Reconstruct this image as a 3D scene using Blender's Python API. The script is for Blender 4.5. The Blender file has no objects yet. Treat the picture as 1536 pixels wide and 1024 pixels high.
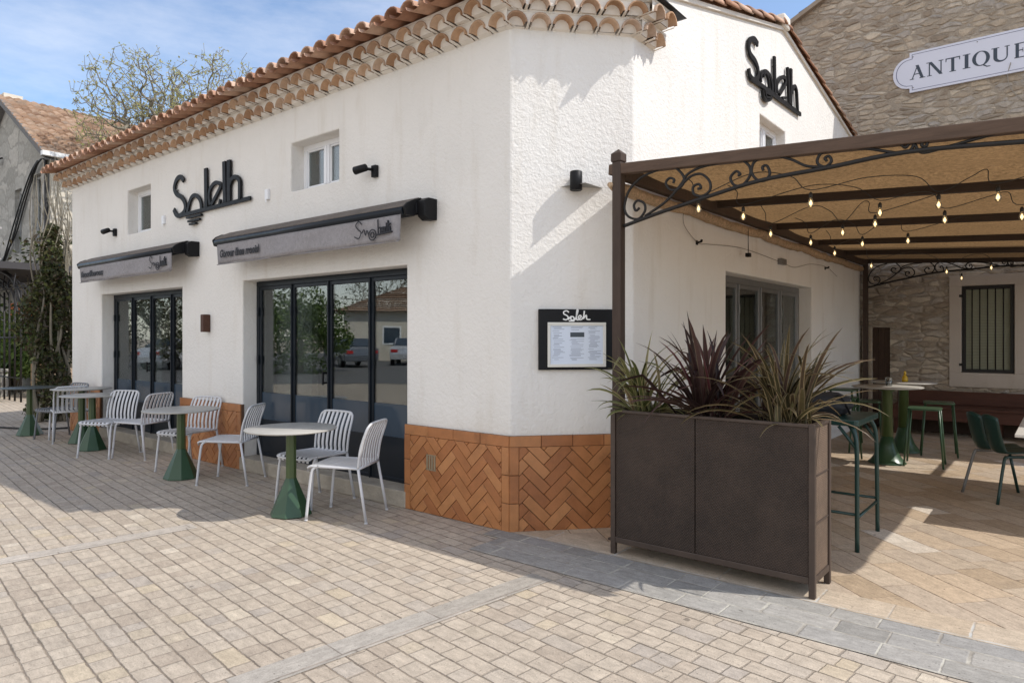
import bpy, bmesh, math, random
from mathutils import Vector, Matrix, noise as mnoise
R = math.radians
random.seed(7)
scene = bpy.context.scene
COL = scene.collection

# ------------------------------------------------------------------ frame
# World axes: +X runs along the long facade towards the right, +Y runs into the building,
# the origin is the foot of the left edge of the cut-off corner.
CAM = (3.364, -4.124, 1.517)
HEAD = R(39.04)
FW = (-math.sin(HEAD), math.cos(HEAD)); RT = (math.cos(HEAD), math.sin(HEAD))
def cw(x, d):
    """x to the right, d ahead of the viewpoint on the ground -> world x, y"""
    return (CAM[0] + RT[0]*x + FW[0]*d, CAM[1] + RT[1]*x + FW[1]*d)

SUN_AZ = (0.903, 0.430); SUN_EL = R(48.5)

# ------------------------------------------------------------------ mesh builder
class MB:
    def __init__(s): s.v = []; s.f = []; s.m = []; s.sm = []
    def add(s, vs, fs, mi=0, smooth=False):
        o = len(s.v); s.v += [tuple(p) for p in vs]
        for f in fs:
            s.f.append(tuple(i+o for i in f)); s.m.append(mi); s.sm.append(smooth)
    def box(s, c, d, rz=0.0, mi=0, M=None):
        x, y, z = d[0]/2, d[1]/2, d[2]/2
        vs = [Vector((a*x, b*y, e*z)) for e in (-1, 1) for a, b in ((-1,-1),(1,-1),(1,1),(-1,1))]
        rot = M if M is not None else Matrix.Rotation(rz, 3, 'Z')
        vs = [rot @ v + Vector(c) for v in vs]
        s.add(vs, [(3,2,1,0),(4,5,6,7),(0,1,5,4),(1,2,6,5),(2,3,7,6),(3,0,4,7)], mi)
    def bx(s, x0, x1, y0, y1, z0, z1, mi=0):
        s.box(((x0+x1)/2, (y0+y1)/2, (z0+z1)/2), (abs(x1-x0), abs(y1-y0), abs(z1-z0)), 0, mi)
    def bar(s, a, b, w, h=None, mi=0):
        """square bar from a to b"""
        a = Vector(a); b = Vector(b); h = h or w
        d = (b-a); L = d.length; d.normalize()
        up = Vector((0,0,1)) if abs(d.z) < .95 else Vector((0,1,0))
        sx = d.cross(up).normalized(); sy = sx.cross(d).normalized()
        M = Matrix((sx, d, sy)).transposed()
        s.box((a+b)/2, (w, L, h), 0, mi, M)
    def tube(s, pts, r, n=8, mi=0, closed=False, smooth=True, caps=True):
        P = [Vector(p) for p in pts]; k = len(P)
        if k < 2: return
        rr = r if isinstance(r, (list, tuple)) else [r]*k
        T = []
        for i in range(k):
            a = P[(i-1) % k] if (closed or i > 0) else P[i]
            b = P[(i+1) % k] if (closed or i < k-1) else P[i]
            t = (b-a); T.append(t.normalized() if t.length > 1e-9 else Vector((0,0,1)))
        up = Vector((0,0,1)) if abs(T[0].z) < .9 else Vector((1,0,0))
        nrm = T[0].cross(up).normalized(); vs = []
        for i in range(k):
            nrm = (nrm - T[i]*nrm.dot(T[i]))
            nrm = nrm.normalized() if nrm.length > 1e-6 else T[i].orthogonal().normalized()
            b = T[i].cross(nrm)
            for j in range(n):
                a = 2*math.pi*j/n
                vs.append(P[i] + (nrm*math.cos(a) + b*math.sin(a))*rr[i])
        fs = []
        for i in range(k if closed else k-1):
            for j in range(n):
                i2 = (i+1) % k
                fs.append((i*n+j, i*n+(j+1) % n, i2*n+(j+1) % n, i2*n+j))
        s.add(vs, fs, mi, smooth)
        if not closed and caps:
            o = len(s.v)-len(vs)
            s.f.append(tuple(o+j for j in reversed(range(n)))); s.m.append(mi); s.sm.append(False)
            s.f.append(tuple(o+(k-1)*n+j for j in range(n))); s.m.append(mi); s.sm.append(False)
    def lathe(s, prof, c=(0,0,0), n=24, mi=0, smooth=True, rot0=0.0):
        vs = []; fs = []
        for r, z in prof:
            for j in range(n):
                a = 2*math.pi*j/n + rot0
                vs.append((c[0]+r*math.cos(a), c[1]+r*math.sin(a), c[2]+z))
        k = len(prof)
        for i in range(k-1):
            for j in range(n):
                fs.append((i*n+j, i*n+(j+1) % n, (i+1)*n+(j+1) % n, (i+1)*n+j))
        s.add(vs, fs, mi, smooth)
        o = len(s.v)-len(vs)
        if prof[0][0] > 1e-4:
            s.f.append(tuple(o+j for j in reversed(range(n)))); s.m.append(mi); s.sm.append(False)
        if prof[-1][0] > 1e-4:
            s.f.append(tuple(o+(k-1)*n+j for j in range(n))); s.m.append(mi); s.sm.append(False)
    def prism(s, poly, fn, d0, d1, mi=0, smooth=False):
        """poly of (u, w); fn(u, d, w) -> xyz; faces at depth d0 (front) and d1"""
        n = len(poly)
        vs = [fn(u, d0, w) for u, w in poly] + [fn(u, d1, w) for u, w in poly]
        fs = [tuple(range(n)), tuple(reversed(range(n, 2*n)))]
        fs += [(i, n+i, n+(i+1) % n, (i+1) % n) for i in range(n)]
        s.add(vs, fs, mi, smooth)
    def ribbon(s, pts, w, fn, d0, d1, mi=0):
        """flat stroke of width w through 2-D points, extruded from d0 to d1"""
        P = [Vector((a, b)) for a, b in pts]; k = len(P); Lp = []; Rp = []
        for i in range(k):
            a = P[max(i-1, 0)]; b = P[min(i+1, k-1)]
            t = (b-a).normalized(); nn = Vector((-t.y, t.x))*w/2
            Lp.append(P[i]+nn); Rp.append(P[i]-nn)
        vs = [fn(p.x, d0, p.y) for p in Lp]+[fn(p.x, d0, p.y) for p in Rp]+[fn(p.x, d1, p.y) for p in Lp]+[fn(p.x, d1, p.y) for p in Rp]
        fs = []
        for i in range(k-1):
            fs += [(i, i+1, k+i+1, k+i), (2*k+i, 3*k+i, 3*k+i+1, 2*k+i+1),
                   (i, 2*k+i, 2*k+i+1, i+1), (k+i, k+i+1, 3*k+i+1, 3*k+i)]
        fs += [(0, k, 3*k, 2*k), (k-1, 3*k-1, 4*k-1, 2*k-1)]
        s.add(vs, fs, mi)
    def build(s, name, mats, parent=None, fix=True, bevel=0.0, seg=2, merge=False):
        """vertices are world coordinates when the parent is unrotated and fix is on"""
        me = bpy.data.meshes.new(name)
        off = Vector((0,0,0))
        if parent is not None and fix:
            p = parent
            while p is not None: off += p.location; p = p.parent
        me.from_pydata([tuple(Vector(v)-off) for v in s.v], [], s.f)
        if not isinstance(mats, (list, tuple)): mats = [mats]
        for m in mats: me.materials.append(m)
        me.polygons.foreach_set('material_index', s.m)
        me.polygons.foreach_set('use_smooth', s.sm)
        bm = bmesh.new(); bm.from_mesh(me)
        if merge: bmesh.ops.remove_doubles(bm, verts=bm.verts, dist=.0005)
        bmesh.ops.recalc_face_normals(bm, faces=bm.faces)
        bm.to_mesh(me); bm.free()
        me.update()
        o = bpy.data.objects.new(name, me); COL.objects.link(o)
        if parent is not None: o.parent = parent
        if bevel:
            b = o.modifiers.new('Bevel', 'BEVEL'); b.width = bevel; b.segments = seg
            b.limit_method = 'ANGLE'; b.angle_limit = R(35); b.harden_normals = False
        return o

def tag(o, label, cat, group=None, kind=None):
    o['label'] = label; o['category'] = cat
    if group: o['group'] = group
    if kind: o['kind'] = kind
    return o
def thing(name, label, cat, loc=(0,0,0), rz=0.0, group=None):
    o = bpy.data.objects.new(name, None); COL.objects.link(o)
    o.empty_display_size = .2
    o.location = loc; o.rotation_euler = (0, 0, rz)
    return tag(o, label, cat, group)
def dup(root, loc, rz, label, name=None):
    r = root.copy(); COL.objects.link(r); r.location = loc; r.rotation_euler = (0, 0, rz); r['label'] = label
    for ch in list(root.children):
        c = ch.copy(); COL.objects.link(c); c.parent = r
        for g in list(ch.children):
            e = g.copy(); COL.objects.link(e); e.parent = c
    return r
def spline(pts, n=6, closed=False):
    P = [Vector(p) for p in pts]; k = len(P); out = []
    for i in range(k-1):
        p0 = P[max(i-1, 0)]; p1 = P[i]; p2 = P[i+1]; p3 = P[min(i+2, k-1)]
        for j in range(n):
            t = j/n
            out.append(0.5*((2*p1)+(p2-p0)*t+(2*p0-5*p1+4*p2-p3)*t*t+(3*p1-p0-3*p2+p3)*t**3))
    out.append(P[-1]); return out
def sp2(pts, n=5): return [(v.x, v.y) for v in spline([(a, b, 0) for a, b in pts], n)]

# ------------------------------------------------------------------ materials
class NT:
    def __init__(s, name):
        m = bpy.data.materials.new(name); m.use_nodes = True; s.m = m; s.t = m.node_tree
        s.t.nodes.clear(); s.out = s.n('ShaderNodeOutputMaterial')
    def n(s, typ, **kw):
        nd = s.t.nodes.new(typ)
        for k, v in kw.items(): setattr(nd, k, v)
        return nd
    def l(s, a, b): s.t.links.new(a, b)
    def put(s, sock, v):
        if isinstance(v, bpy.types.NodeSocket): s.l(v, sock)
        elif v is not None: sock.default_value = v
    def math(s, op, a, b=None, c=None):
        nd = s.n('ShaderNodeMath', operation=op)
        s.put(nd.inputs[0], a)
        if b is not None: s.put(nd.inputs[1], b)
        if c is not None: s.put(nd.inputs[2], c)
        return nd.outputs[0]
    def vec(s, x, y, z=0.0):
        nd = s.n('ShaderNodeCombineXYZ'); s.put(nd.inputs[0], x); s.put(nd.inputs[1], y); s.put(nd.inputs[2], z); return nd.outputs[0]
    def noise(s, vec, scale, detail=4, rough=.55, out=0):
        nd = s.n('ShaderNodeTexNoise'); s.put(nd.inputs['Vector'], vec)
        nd.inputs['Scale'].default_value = scale; nd.inputs['Detail'].default_value = detail; nd.inputs['Roughness'].default_value = rough
        return nd.outputs[out]
    def ramp(s, f, stops, interp='LINEAR'):
        nd = s.n('ShaderNodeValToRGB'); s.put(nd.inputs[0], f); cr = nd.color_ramp; cr.interpolation = interp
        while len(cr.elements) < len(stops): cr.elements.new(.5)
        for e, (p, c) in zip(cr.elements, stops):
            e.position = p; e.color = (c[0], c[1], c[2], 1) if not isinstance(c, (int, float)) else (c, c, c, 1)
        return nd.outputs[0]
    def mix(s, f, a, b, mode='MIX'):
        nd = s.n('ShaderNodeMix', data_type='RGBA', blend_type=mode)
        s.put(nd.inputs[0], f)
        for i, v in ((6, a), (7, b)):
            if isinstance(v, (tuple, list)): v = (v[0], v[1], v[2], 1)
            s.put(nd.inputs[i], v)
        return nd.outputs[2]
    def smooth(s, v, a, b):
        nd = s.n('ShaderNodeMapRange', interpolation_type='SMOOTHSTEP'); s.put(nd.inputs[0], v)
        nd.inputs[1].default_value = a; nd.inputs[2].default_value = b; return nd.outputs[0]
    def bump(s, h, strength=.3, dist=.01, normal=None):
        nd = s.n('ShaderNodeBump'); s.put(nd.inputs['Height'], h)
        nd.inputs['Strength'].default_value = strength; nd.inputs['Distance'].default_value = dist
        if normal is not None: s.l(normal, nd.inputs['Normal'])
        return nd.outputs[0]
    def obj(s): return s.n('ShaderNodeTexCoord').outputs['Object']
    def pbsdf(s, col, rough=.6, metal=0.0, normal=None, spec=None, **kw):
        b = s.n('ShaderNodeBsdfPrincipled')
        if isinstance(col, (tuple, list)): col = (col[0], col[1], col[2], 1)
        s.put(b.inputs['Base Color'], col); s.put(b.inputs['Roughness'], rough); b.inputs['Metallic'].default_value = metal
        if spec is not None: b.inputs['Specular IOR Level'].default_value = spec
        if normal is not None: s.l(normal, b.inputs['Normal'])
        for k, v in kw.items(): s.put(b.inputs[k.replace('_', ' ')], v)
        return b.outputs[0]
    def done(s, sh): s.l(sh, s.out.inputs[0]); return s.m

def M_plain(name, col, rough=.5, metal=0.0, var=.15, scale=8, bump=.1, bscale=60, bdist=.002, spec=None):
    t = NT(name); o = t.obj()
    f = t.noise(o, scale, 5)
    k = t.math('MULTIPLY_ADD', f, 2*var, 1-var)
    c = t.mix(1.0, col, t.vec(k, k, k), 'MULTIPLY')
    r = t.math('MULTIPLY_ADD', t.noise(o, scale*2.3, 3), .25, rough-.12)
    nb = t.bump(t.noise(o, bscale, 4), bump, bdist) if bump else None
    return t.done(t.pbsdf(c, r, metal, nb, spec))

def M_stucco(name, col=(.79,.77,.735), strength=.55):
    t = NT(name); o = t.obj()
    w = t.noise(o, 1.1, 5, .6); st = t.noise(t.n('ShaderNodeMapping').outputs[0], 3)
    mp = t.n('ShaderNodeMapping'); t.l(o, mp.inputs[0]); mp.inputs['Scale'].default_value = (2.2, 2.2, .35)
    streak = t.noise(mp.outputs[0], 2.2, 6, .65)
    c = t.mix(t.smooth(w, .35, .75), col, tuple(x*.94 for x in col))
    c = t.mix(t.math('MULTIPLY', t.smooth(streak, .50, .78), .5), c, (col[0]*.80, col[1]*.76, col[2]*.70))
    sp_ = t.n('ShaderNodeSeparateXYZ'); t.l(o, sp_.inputs[0])
    splash = t.math('MULTIPLY', t.smooth(t.math('ADD', sp_.outputs[2], t.math('MULTIPLY', t.noise(o, 5, 5, .7), .5)), 1.25, .85), .28)
    c = t.mix(splash, c, (col[0]*.72, col[1]*.66, col[2]*.58))
    fl = t.smooth(t.noise(o, 48, 3, .6), .70, .76); c = t.mix(t.math('MULTIPLY', fl, .22), c, (col[0]*.6, col[1]*.56, col[2]*.5))
    n1 = t.noise(o, 26, 7, .7); n2 = t.noise(o, 70, 4, .6)
    vo = t.n('ShaderNodeTexVoronoi'); t.l(t.mix(.08, o, t.noise(o, 20, 3, .5, 1)), vo.inputs['Vector']); vo.inputs['Scale'].default_value = 34
    h = t.math('ADD', t.math('MULTIPLY', n1, 1.0), t.math('ADD', t.math('MULTIPLY', n2, .35), t.math('MULTIPLY', vo.outputs[0], .45)))
    nb = t.bump(h, strength, .02)
    nb2 = t.bump(t.noise(o, 2.0, 3), .12, .05, nb)
    return t.done(t.pbsdf(c, .9, 0, nb2, .2))

def M_paver(name, ang, roww, Lmin, Lmax, stops, mortar, mw=.007, strength=.6, fine=1.0, warp=.006, big=.12, cross=1.0):
    t = NT(name); o = t.obj()
    mp = t.n('ShaderNodeMapping'); t.l(o, mp.inputs[0]); mp.inputs['Rotation'].default_value = (0, 0, -ang)
    wn = t.n('ShaderNodeVectorMath', operation='MULTIPLY_ADD')
    t.l(t.noise(mp.outputs[0], 9, 3, .5, 1), wn.inputs[0]); wn.inputs[1].default_value = (warp*2,)*3; t.l(mp.outputs[0], wn.inputs[2])
    sp = t.n('ShaderNodeSeparateXYZ'); t.l(wn.outputs[0], sp.inputs[0])
    v = t.math('DIVIDE', sp.outputs[1], roww); row = t.math('FLOOR', v); fv = t.math('FRACT', v)
    wr = t.n('ShaderNodeTexWhiteNoise', noise_dimensions='2D'); t.l(t.vec(row, 3.7), wr.inputs['Vector'])
    sr = t.n('ShaderNodeSeparateColor'); t.l(wr.outputs['Color'], sr.inputs[0])
    L = t.math('MULTIPLY_ADD', sr.outputs[0], Lmax-Lmin, Lmin)
    uu = t.math('DIVIDE', t.math('MULTIPLY_ADD', sr.outputs[1], 9.0, sp.outputs[0]), L)
    # joints within a row wander, so stones of one row differ in length
    uu = t.math('ADD', uu, t.math('MULTIPLY', t.math('SINE', t.math('MULTIPLY_ADD', uu, 2.1, t.math('MULTIPLY', row, 1.7))), .17))
    cl = t.math('FLOOR', uu); fu = t.math('FRACT', uu)
    wc = t.n('ShaderNodeTexWhiteNoise', noise_dimensions='2D'); t.l(t.vec(row, cl), wc.inputs['Vector'])
    sc = t.n('ShaderNodeSeparateColor'); t.l(wc.outputs['Color'], sc.inputs[0])
    du = t.math('MULTIPLY', t.math('MINIMUM', fu, t.math('SUBTRACT', 1.0, fu)), L)
    dv = t.math('MULTIPLY', t.math('MINIMUM', fv, t.math('SUBTRACT', 1.0, fv)), roww)
    # rounded corners: smooth minimum
    d = t.math('SMOOTH_MIN', du, dv, .012)
    jn = t.math('MULTIPLY_ADD', t.noise(o, 38, 4, .7), .013, -.0065)
    d = t.math('ADD', d, jn)
    mask = t.smooth(d, mw*.35, mw*1.25)
    # joints across the rows are tighter and better filled than those along them
    mrow = t.smooth(t.math('ADD', dv, jn), mw*.25, mw*.95)
    mcol = t.math('SUBTRACT', 1.0, t.math('MULTIPLY', t.math('SUBTRACT', 1.0, mask), cross))
    mask = t.math('MINIMUM', mrow, mcol)
    c = t.ramp(sc.outputs[0], stops)
    n1 = t.noise(o, 14, 6, .65); n2 = t.noise(o, 120, 4, .6); n3 = t.noise(o, .55, 4)
    mp2 = t.n('ShaderNodeMapping'); t.l(wn.outputs[0], mp2.inputs[0]); mp2.inputs['Scale'].default_value = (9, 34, 1)
    vein = t.noise(t.n('ShaderNodeVectorMath', operation='ADD').outputs[0], 1)
    va = t.n('ShaderNodeVectorMath', operation='ADD'); t.l(mp2.outputs[0], va.inputs[0]); t.l(t.vec(t.math('MULTIPLY', sc.outputs[1], 40.0), 0, 0), va.inputs[1])
    vein = t.noise(va.outputs[0], 1.0, 6, .7)
    n4 = t.noise(o, 230, 3, .7)
    k = t.math('ADD', t.math('MULTIPLY_ADD', n1, .6, .50), t.math('ADD', t.math('ADD', t.math('MULTIPLY_ADD', n2, .75, -.375), t.math('MULTIPLY_ADD', n4, .55, -.275)), t.math('MULTIPLY_ADD', n3, 2*big, .2-big)))
    k = t.math('MULTIPLY', k, t.math('MULTIPLY_ADD', vein, .95, .55))
    c = t.mix(1.0, c, t.vec(k, k, k), 'MULTIPLY')
    pits = t.smooth(t.noise(o, 62, 2, .5), .66, .74)
    c = t.mix(t.math('MULTIPLY', pits, .6), c, tuple(x*.35 for x in stops[0][1]))
    stain = t.smooth(t.noise(o, 2.3, 5, .7), .58, .8)
    c = t.mix(t.math('MULTIPLY', stain, .42), c, (.16, .14, .12))
    spots = t.smooth(t.noise(o, 11, 2, .4), .735, .76)
    c = t.mix(t.math('MULTIPLY', spots, .55), c, (.07, .06, .05))
    c = t.mix(mask, t.mix(t.smooth(t.noise(o, 6, 4, .6), .4, .62), mortar, tuple(min(x*1.75, .5) for x in mortar)), c)
    h = t.math('ADD', t.math('MULTIPLY', mask, t.math('MULTIPLY_ADD', sc.outputs[2], .25, .85)),
               t.math('ADD', t.math('MULTIPLY', n1, .30*fine), t.math('MULTIPLY', n2, .16*fine)))
    h = t.math('SUBTRACT', h, t.math('MULTIPLY', pits, .25))
    nb = t.bump(h, strength, .012)
    return t.done(t.pbsdf(c, t.math('MULTIPLY_ADD', n1, .25, .62), 0, nb, .35))

def M_rubble(name, sc=(2.1, 2.1, 6.2), stops=None, mortar=(.36,.31,.25), bumpd=.05):
    t = NT(name); o = t.obj()
    mp = t.n('ShaderNodeMapping'); t.l(o, mp.inputs[0]); mp.inputs['Scale'].default_value = sc
    wn = t.n('ShaderNodeVectorMath', operation='MULTIPLY_ADD')
    t.l(t.noise(o, 3.2, 4, .6, 1), wn.inputs[0]); wn.inputs[1].default_value = (.75,)*3; t.l(mp.outputs[0], wn.inputs[2])
    v1 = t.n('ShaderNodeTexVoronoi'); t.l(wn.outputs[0], v1.inputs['Vector']); v1.inputs['Scale'].default_value = 1.25; v1.inputs['Randomness'].default_value = .9
    v2 = t.n('ShaderNodeTexVoronoi', feature='DISTANCE_TO_EDGE'); t.l(wn.outputs[0], v2.inputs['Vector']); v2.inputs['Scale'].default_value = 1.25; v2.inputs['Randomness'].default_value = .9
    s3 = t.n('ShaderNodeSeparateColor'); t.l(v1.outputs['Color'], s3.inputs[0])
    c = t.ramp(s3.outputs[0], stops or [(0, (.20,.165,.13)), (.35, (.29,.245,.195)), (.6, (.36,.30,.23)), (.8, (.27,.25,.235)), (1, (.42,.36,.28))])
    n1 = t.noise(o, 9, 6, .7); n2 = t.noise(o, 55, 4, .6)
    k = t.math('ADD', t.math('MULTIPLY_ADD', n1, .9, .35), t.math('MULTIPLY_ADD', n2, .4, -.05))
    c = t.mix(1.0, c, t.vec(k, k, k), 'MULTIPLY')
    dd = t.math('ADD', v2.outputs[0], t.math('MULTIPLY_ADD', n1, .10, -.05))
    mask = t.smooth(dd, .015, .10)
    c = t.mix(mask, t.mix(n2, mortar, tuple(x*.62 for x in mortar)), c)
    h = t.math('ADD', t.math('MULTIPLY', t.smooth(dd, 0.0, .22), t.math('MULTIPLY_ADD', s3.outputs[1], .8, .5)), t.math('ADD', t.math('MULTIPLY', n1, .8), t.math('MULTIPLY', n2, .25)))
    return t.done(t.pbsdf(c, .92, 0, t.bump(h, .8, bumpd), .15))

def M_island(name, stops, rough=.75, var=.3, nscale=18, bump=.25, bscale=90, bdist=.004, spec=.3, grime=.3):
    t = NT(name); o = t.obj(); g = t.n('ShaderNodeNewGeometry')
    c = t.ramp(g.outputs['Random Per Island'], stops)
    f = t.noise(o, nscale, 6, .65); k = t.math('MULTIPLY_ADD', f, 2*var, 1-var)
    c = t.mix(1.0, c, t.vec(k, k, k), 'MULTIPLY')
    st = t.smooth(t.noise(o, nscale*.35, 5, .7), .55, .75)
    c = t.mix(t.math('MULTIPLY', st, grime), c, tuple(x*.35 for x in stops[0][1]))
    return t.done(t.pbsdf(c, t.math('MULTIPLY_ADD', f, .3, rough-.15), 0, t.bump(t.noise(o, bscale, 5, .65), bump, bdist), spec))

def M_leaf(name, stops, rough=.5, trans=.35):
    t = NT(name); g = t.n('ShaderNodeNewGeometry'); o = t.obj()
    c = t.ramp(g.outputs['Random Per Island'], stops)
    f = t.noise(o, 30, 3); k = t.math('MULTIPLY_ADD', f, .6, .7)
    c = t.mix(1.0, c, t.vec(k, k, k), 'MULTIPLY')
    b = t.pbsdf(c, rough, 0, None, .4)
    tr = t.n('ShaderNodeBsdfTranslucent'); t.l(c, tr.inputs[0])
    mx = t.n('ShaderNodeMixShader'); mx.inputs[0].default_value = trans; t.l(b, mx.inputs[1]); t.l(tr.outputs[0], mx.inputs[2])
    return t.done(mx.outputs[0])

def M_glass(name, tint=(.82,.86,.86), ior=2.1, rough=0.0):
    t = NT(name)
    tr = t.n('ShaderNodeBsdfTransparent'); tr.inputs[0].default_value = (*tint, 1)
    gl = t.n('ShaderNodeBsdfGlossy'); gl.inputs['Roughness'].default_value = rough; gl.inputs[0].default_value = (.80, .80, .79, 1)
    lw = t.n('ShaderNodeLayerWeight'); lw.inputs[0].default_value = .38
    f = t.math('MULTIPLY_ADD', lw.outputs['Fresnel'], .75, .06)
    nb = t.bump(t.noise(t.obj(), 1.2, 2), .012, .05); t.l(nb, gl.inputs['Normal'])
    mx = t.n('ShaderNodeMixShader'); t.put(mx.inputs[0], f); t.l(tr.outputs[0], mx.inputs[1]); t.l(gl.outputs[0], mx.inputs[2])
    return t.done(mx.outputs[0])

def M_emit(name, col, st):
    t = NT(name); e = t.n('ShaderNodeEmission'); e.inputs[0].default_value = (*col, 1); e.inputs[1].default_value = st
    return t.done(e.outputs[0])

def M_weave(name, col, sx, sz, strength=.6, rough=.6, dist=.004, blot=.6):
    t = NT(name); o = t.obj(); sp = t.n('ShaderNodeSeparateXYZ'); t.l(o, sp.inputs[0])
    a = t.math('ADD', sp.outputs[0], sp.outputs[1]); z = sp.outputs[2]
    wa = t.math('MULTIPLY', a, sx); wz = t.math('MULTIPLY', z, sz)
    par = t.math('MULTIPLY', t.math('SIGN', t.math('SINE', t.math('MULTIPLY', wz, math.pi))), math.pi/2)
    h = t.math('MULTIPLY', t.math('ABSOLUTE', t.math('SINE', t.math('MULTIPLY', wz, math.pi))),
               t.math('MULTIPLY_ADD', t.math('SINE', t.math('MULTIPLY_ADD', wa, math.pi*2, par)), .5, .5))
    n = t.noise(o, 25, 5, .7); n2 = t.noise(o, 4, 4)
    k = t.math('ADD', t.math('MULTIPLY_ADD', h, .55, .55), t.math('ADD', t.math('MULTIPLY_ADD', n, .5, -.25), t.math('MULTIPLY_ADD', n2, blot, -blot/2)))
    c = t.mix(1.0, col, t.vec(k, k, k), 'MULTIPLY')
    return t.done(t.pbsdf(c, rough, 0, t.bump(t.math('ADD', h, t.math('MULTIPLY', n, .3)), strength, dist), .35))

def M_canvas(name, col):
    t = NT(name); o = t.obj(); sp = t.n('ShaderNodeSeparateXYZ'); t.l(o, sp.inputs[0])
    wv = t.math('MULTIPLY', t.math('SINE', t.math('MULTIPLY', sp.outputs[0], 420.0)), t.math('SINE', t.math('MULTIPLY', sp.outputs[1], 420.0)))
    n = t.noise(o, 34, 5, .85); n2 = t.noise(o, 1.6, 4)
    k = t.math('ADD', t.math('MULTIPLY_ADD', n, 2.6, -.42), t.math('ADD', t.math('MULTIPLY', wv, .12), t.math('MULTIPLY_ADD', n2, .4, -.05)))
    c = t.mix(1.0, col, t.vec(k, k, k), 'MULTIPLY')
    nb = t.bump(t.math('ADD', n, t.math('MULTIPLY', wv, .3)), .5, .006)
    d = t.n('ShaderNodeBsdfDiffuse'); t.l(c, d.inputs[0]); t.l(nb, d.inputs['Normal'])
    tr = t.n('ShaderNodeBsdfTranslucent'); t.l(c, tr.inputs[0]); t.l(nb, tr.inputs['Normal'])
    mx = t.n('ShaderNodeMixShader'); mx.inputs[0].default_value = .30; t.l(d.outputs[0], mx.inputs[1]); t.l(tr.outputs[0], mx.inputs[2])
    return t.done(mx.outputs[0])

def M_wood(name, col, axis='X', scale=1.0, rough=.7, bump=.4):
    t = NT(name); o = t.obj(); mp = t.n('ShaderNodeMapping'); t.l(o, mp.inputs[0])
    s = [14*scale]*3; s['XYZ'.index(axis)] = 1.3*scale; mp.inputs['Scale'].default_value = s
    n = t.noise(mp.outputs[0], 3, 7, .7); n2 = t.noise(o, 3, 4)
    k = t.math('ADD', t.math('MULTIPLY_ADD', n, 1.1, .4), t.math('MULTIPLY_ADD', n2, .5, -.2))
    c = t.mix(1.0, col, t.vec(k, k, k), 'MULTIPLY')
    return t.done(t.pbsdf(c, rough, 0, t.bump(n, bump, .006), .3))

MT = {}
MT['stucco'] = M_stucco('white_stucco', (.79,.765,.725), .40)
MT['mortar'] = M_plain('cornice_mortar', (.74,.70,.64), .9, var=.14, scale=5, bump=.5, bscale=40, bdist=.01, spec=.2)
MT['terra'] = M_island('terracotta_cornice', [(0, (.35,.21,.125)), (.35, (.46,.285,.175)), (.65, (.53,.36,.24)), (.85, (.49,.36,.27)), (1, (.38,.235,.15))], .85, .32, 18, .4, 60, .008, .2, .45)
MT['rooftile'] = M_island('terracotta_roof', [(0, (.29,.15,.095)), (.35, (.41,.23,.15)), (.65, (.50,.31,.215)), (.85, (.56,.40,.30)), (1, (.33,.21,.155))], .85, .3, 14, .4, 60, .008, .2, .45)
MT['oldtile'] = M_island('weathered_roof_tile', [(0, (.21,.13,.085)), (.4, (.32,.205,.135)), (.7, (.40,.275,.19)), (1, (.27,.20,.15))], .9, .3, 8, .4, 40, .01, .15, .4)
MT['herring'] = M_island('glazed_herringbone_tile', [(0, (.30,.108,.036)), (.3, (.36,.14,.048)), (.55, (.40,.165,.058)), (.8, (.45,.20,.076)), (1, (.33,.122,.042))], .40, .36, 9, .45, 34, .006, .5, .5)
MT['grout'] = M_plain('tile_grout', (.13,.075,.045), .95, bump=.3)
MT['navy'] = M_plain('dark_navy_metal', (.009,.013,.019), .35, 0.0, .1, 6, .03, spec=.3)
MT['film'] = M_plain('blue_grey_glass_film', (.035,.055,.08), .16, 0.0, .2, 3, .0)
MT['glass'] = M_glass('window_glass')
MT['pvc'] = M_plain('white_pvc', (.80,.81,.83), .35, var=.03, bump=.0)
MT['alu'] = M_plain('grey_aluminium', (.22,.215,.21), .4, .5, .1, 6, .05)
MT['black'] = M_plain('black_metal', (.008,.008,.009), .5, 0, .15, 8, .1, spec=.22)
MT['iron'] = M_plain('wrought_iron', (.016,.014,.013), .5, .3, .3, 20, .3, 90)
MT['brownpaint'] = M_wood('dark_brown_timber', (.105,.068,.048), 'X', 1.0, .75, .5)
MT['brownpost'] = M_wood('dark_brown_post', (.060,.040,.030), 'Z', 1.0, .6, .3)
MT['rafter'] = M_wood('dark_rafter', (.050,.034,.025), 'X', 1.0, .75, .3)
MT['canvas'] = M_canvas('tan_canvas', (.285,.178,.086))
MT['canvasroll'] = M_canvas('pale_canvas_roll', (.56,.41,.27))
MT['awning'] = M_weave('grey_awning_fabric', (.385,.365,.375), 260, 260, .15, .85, .001, .15)
MT['awningtop'] = M_weave('taupe_awning_fabric', (.20,.17,.145), 260, 260, .15, .85, .001)
MT['print'] = M_plain('dark_print', (.02,.02,.025), .7, bump=0)
MT['chair'] = M_plain('pale_grey_lacquer', (.58,.58,.59), .38, 0, .05, 5, .03, 50)
MT['chairdark'] = M_plain('slate_grey_lacquer', (.16,.165,.175), .4, 0, .06, 5, .03, 50)
MT['green'] = M_plain('bottle_green_lacquer', (.030,.072,.033), .34, 0, .22, 6, .06, 50)
MT['greenpole'] = M_plain('olive_green_lacquer', (.055,.085,.028), .34, 0, .25, 6, .06, 50)
MT['darkgreen'] = M_plain('dark_green_metal', (.010,.040,.033), .35, 0, .2, 6, .06, 50)
MT['tabletop'] = M_plain('worn_pale_tabletop', (.42,.40,.36), .38, 0, .16, 4, .06, 30)
MT['tabletopdark'] = M_plain('dark_tabletop', (.07,.08,.072), .35, 0, .16, 4, .06, 30)
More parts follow.
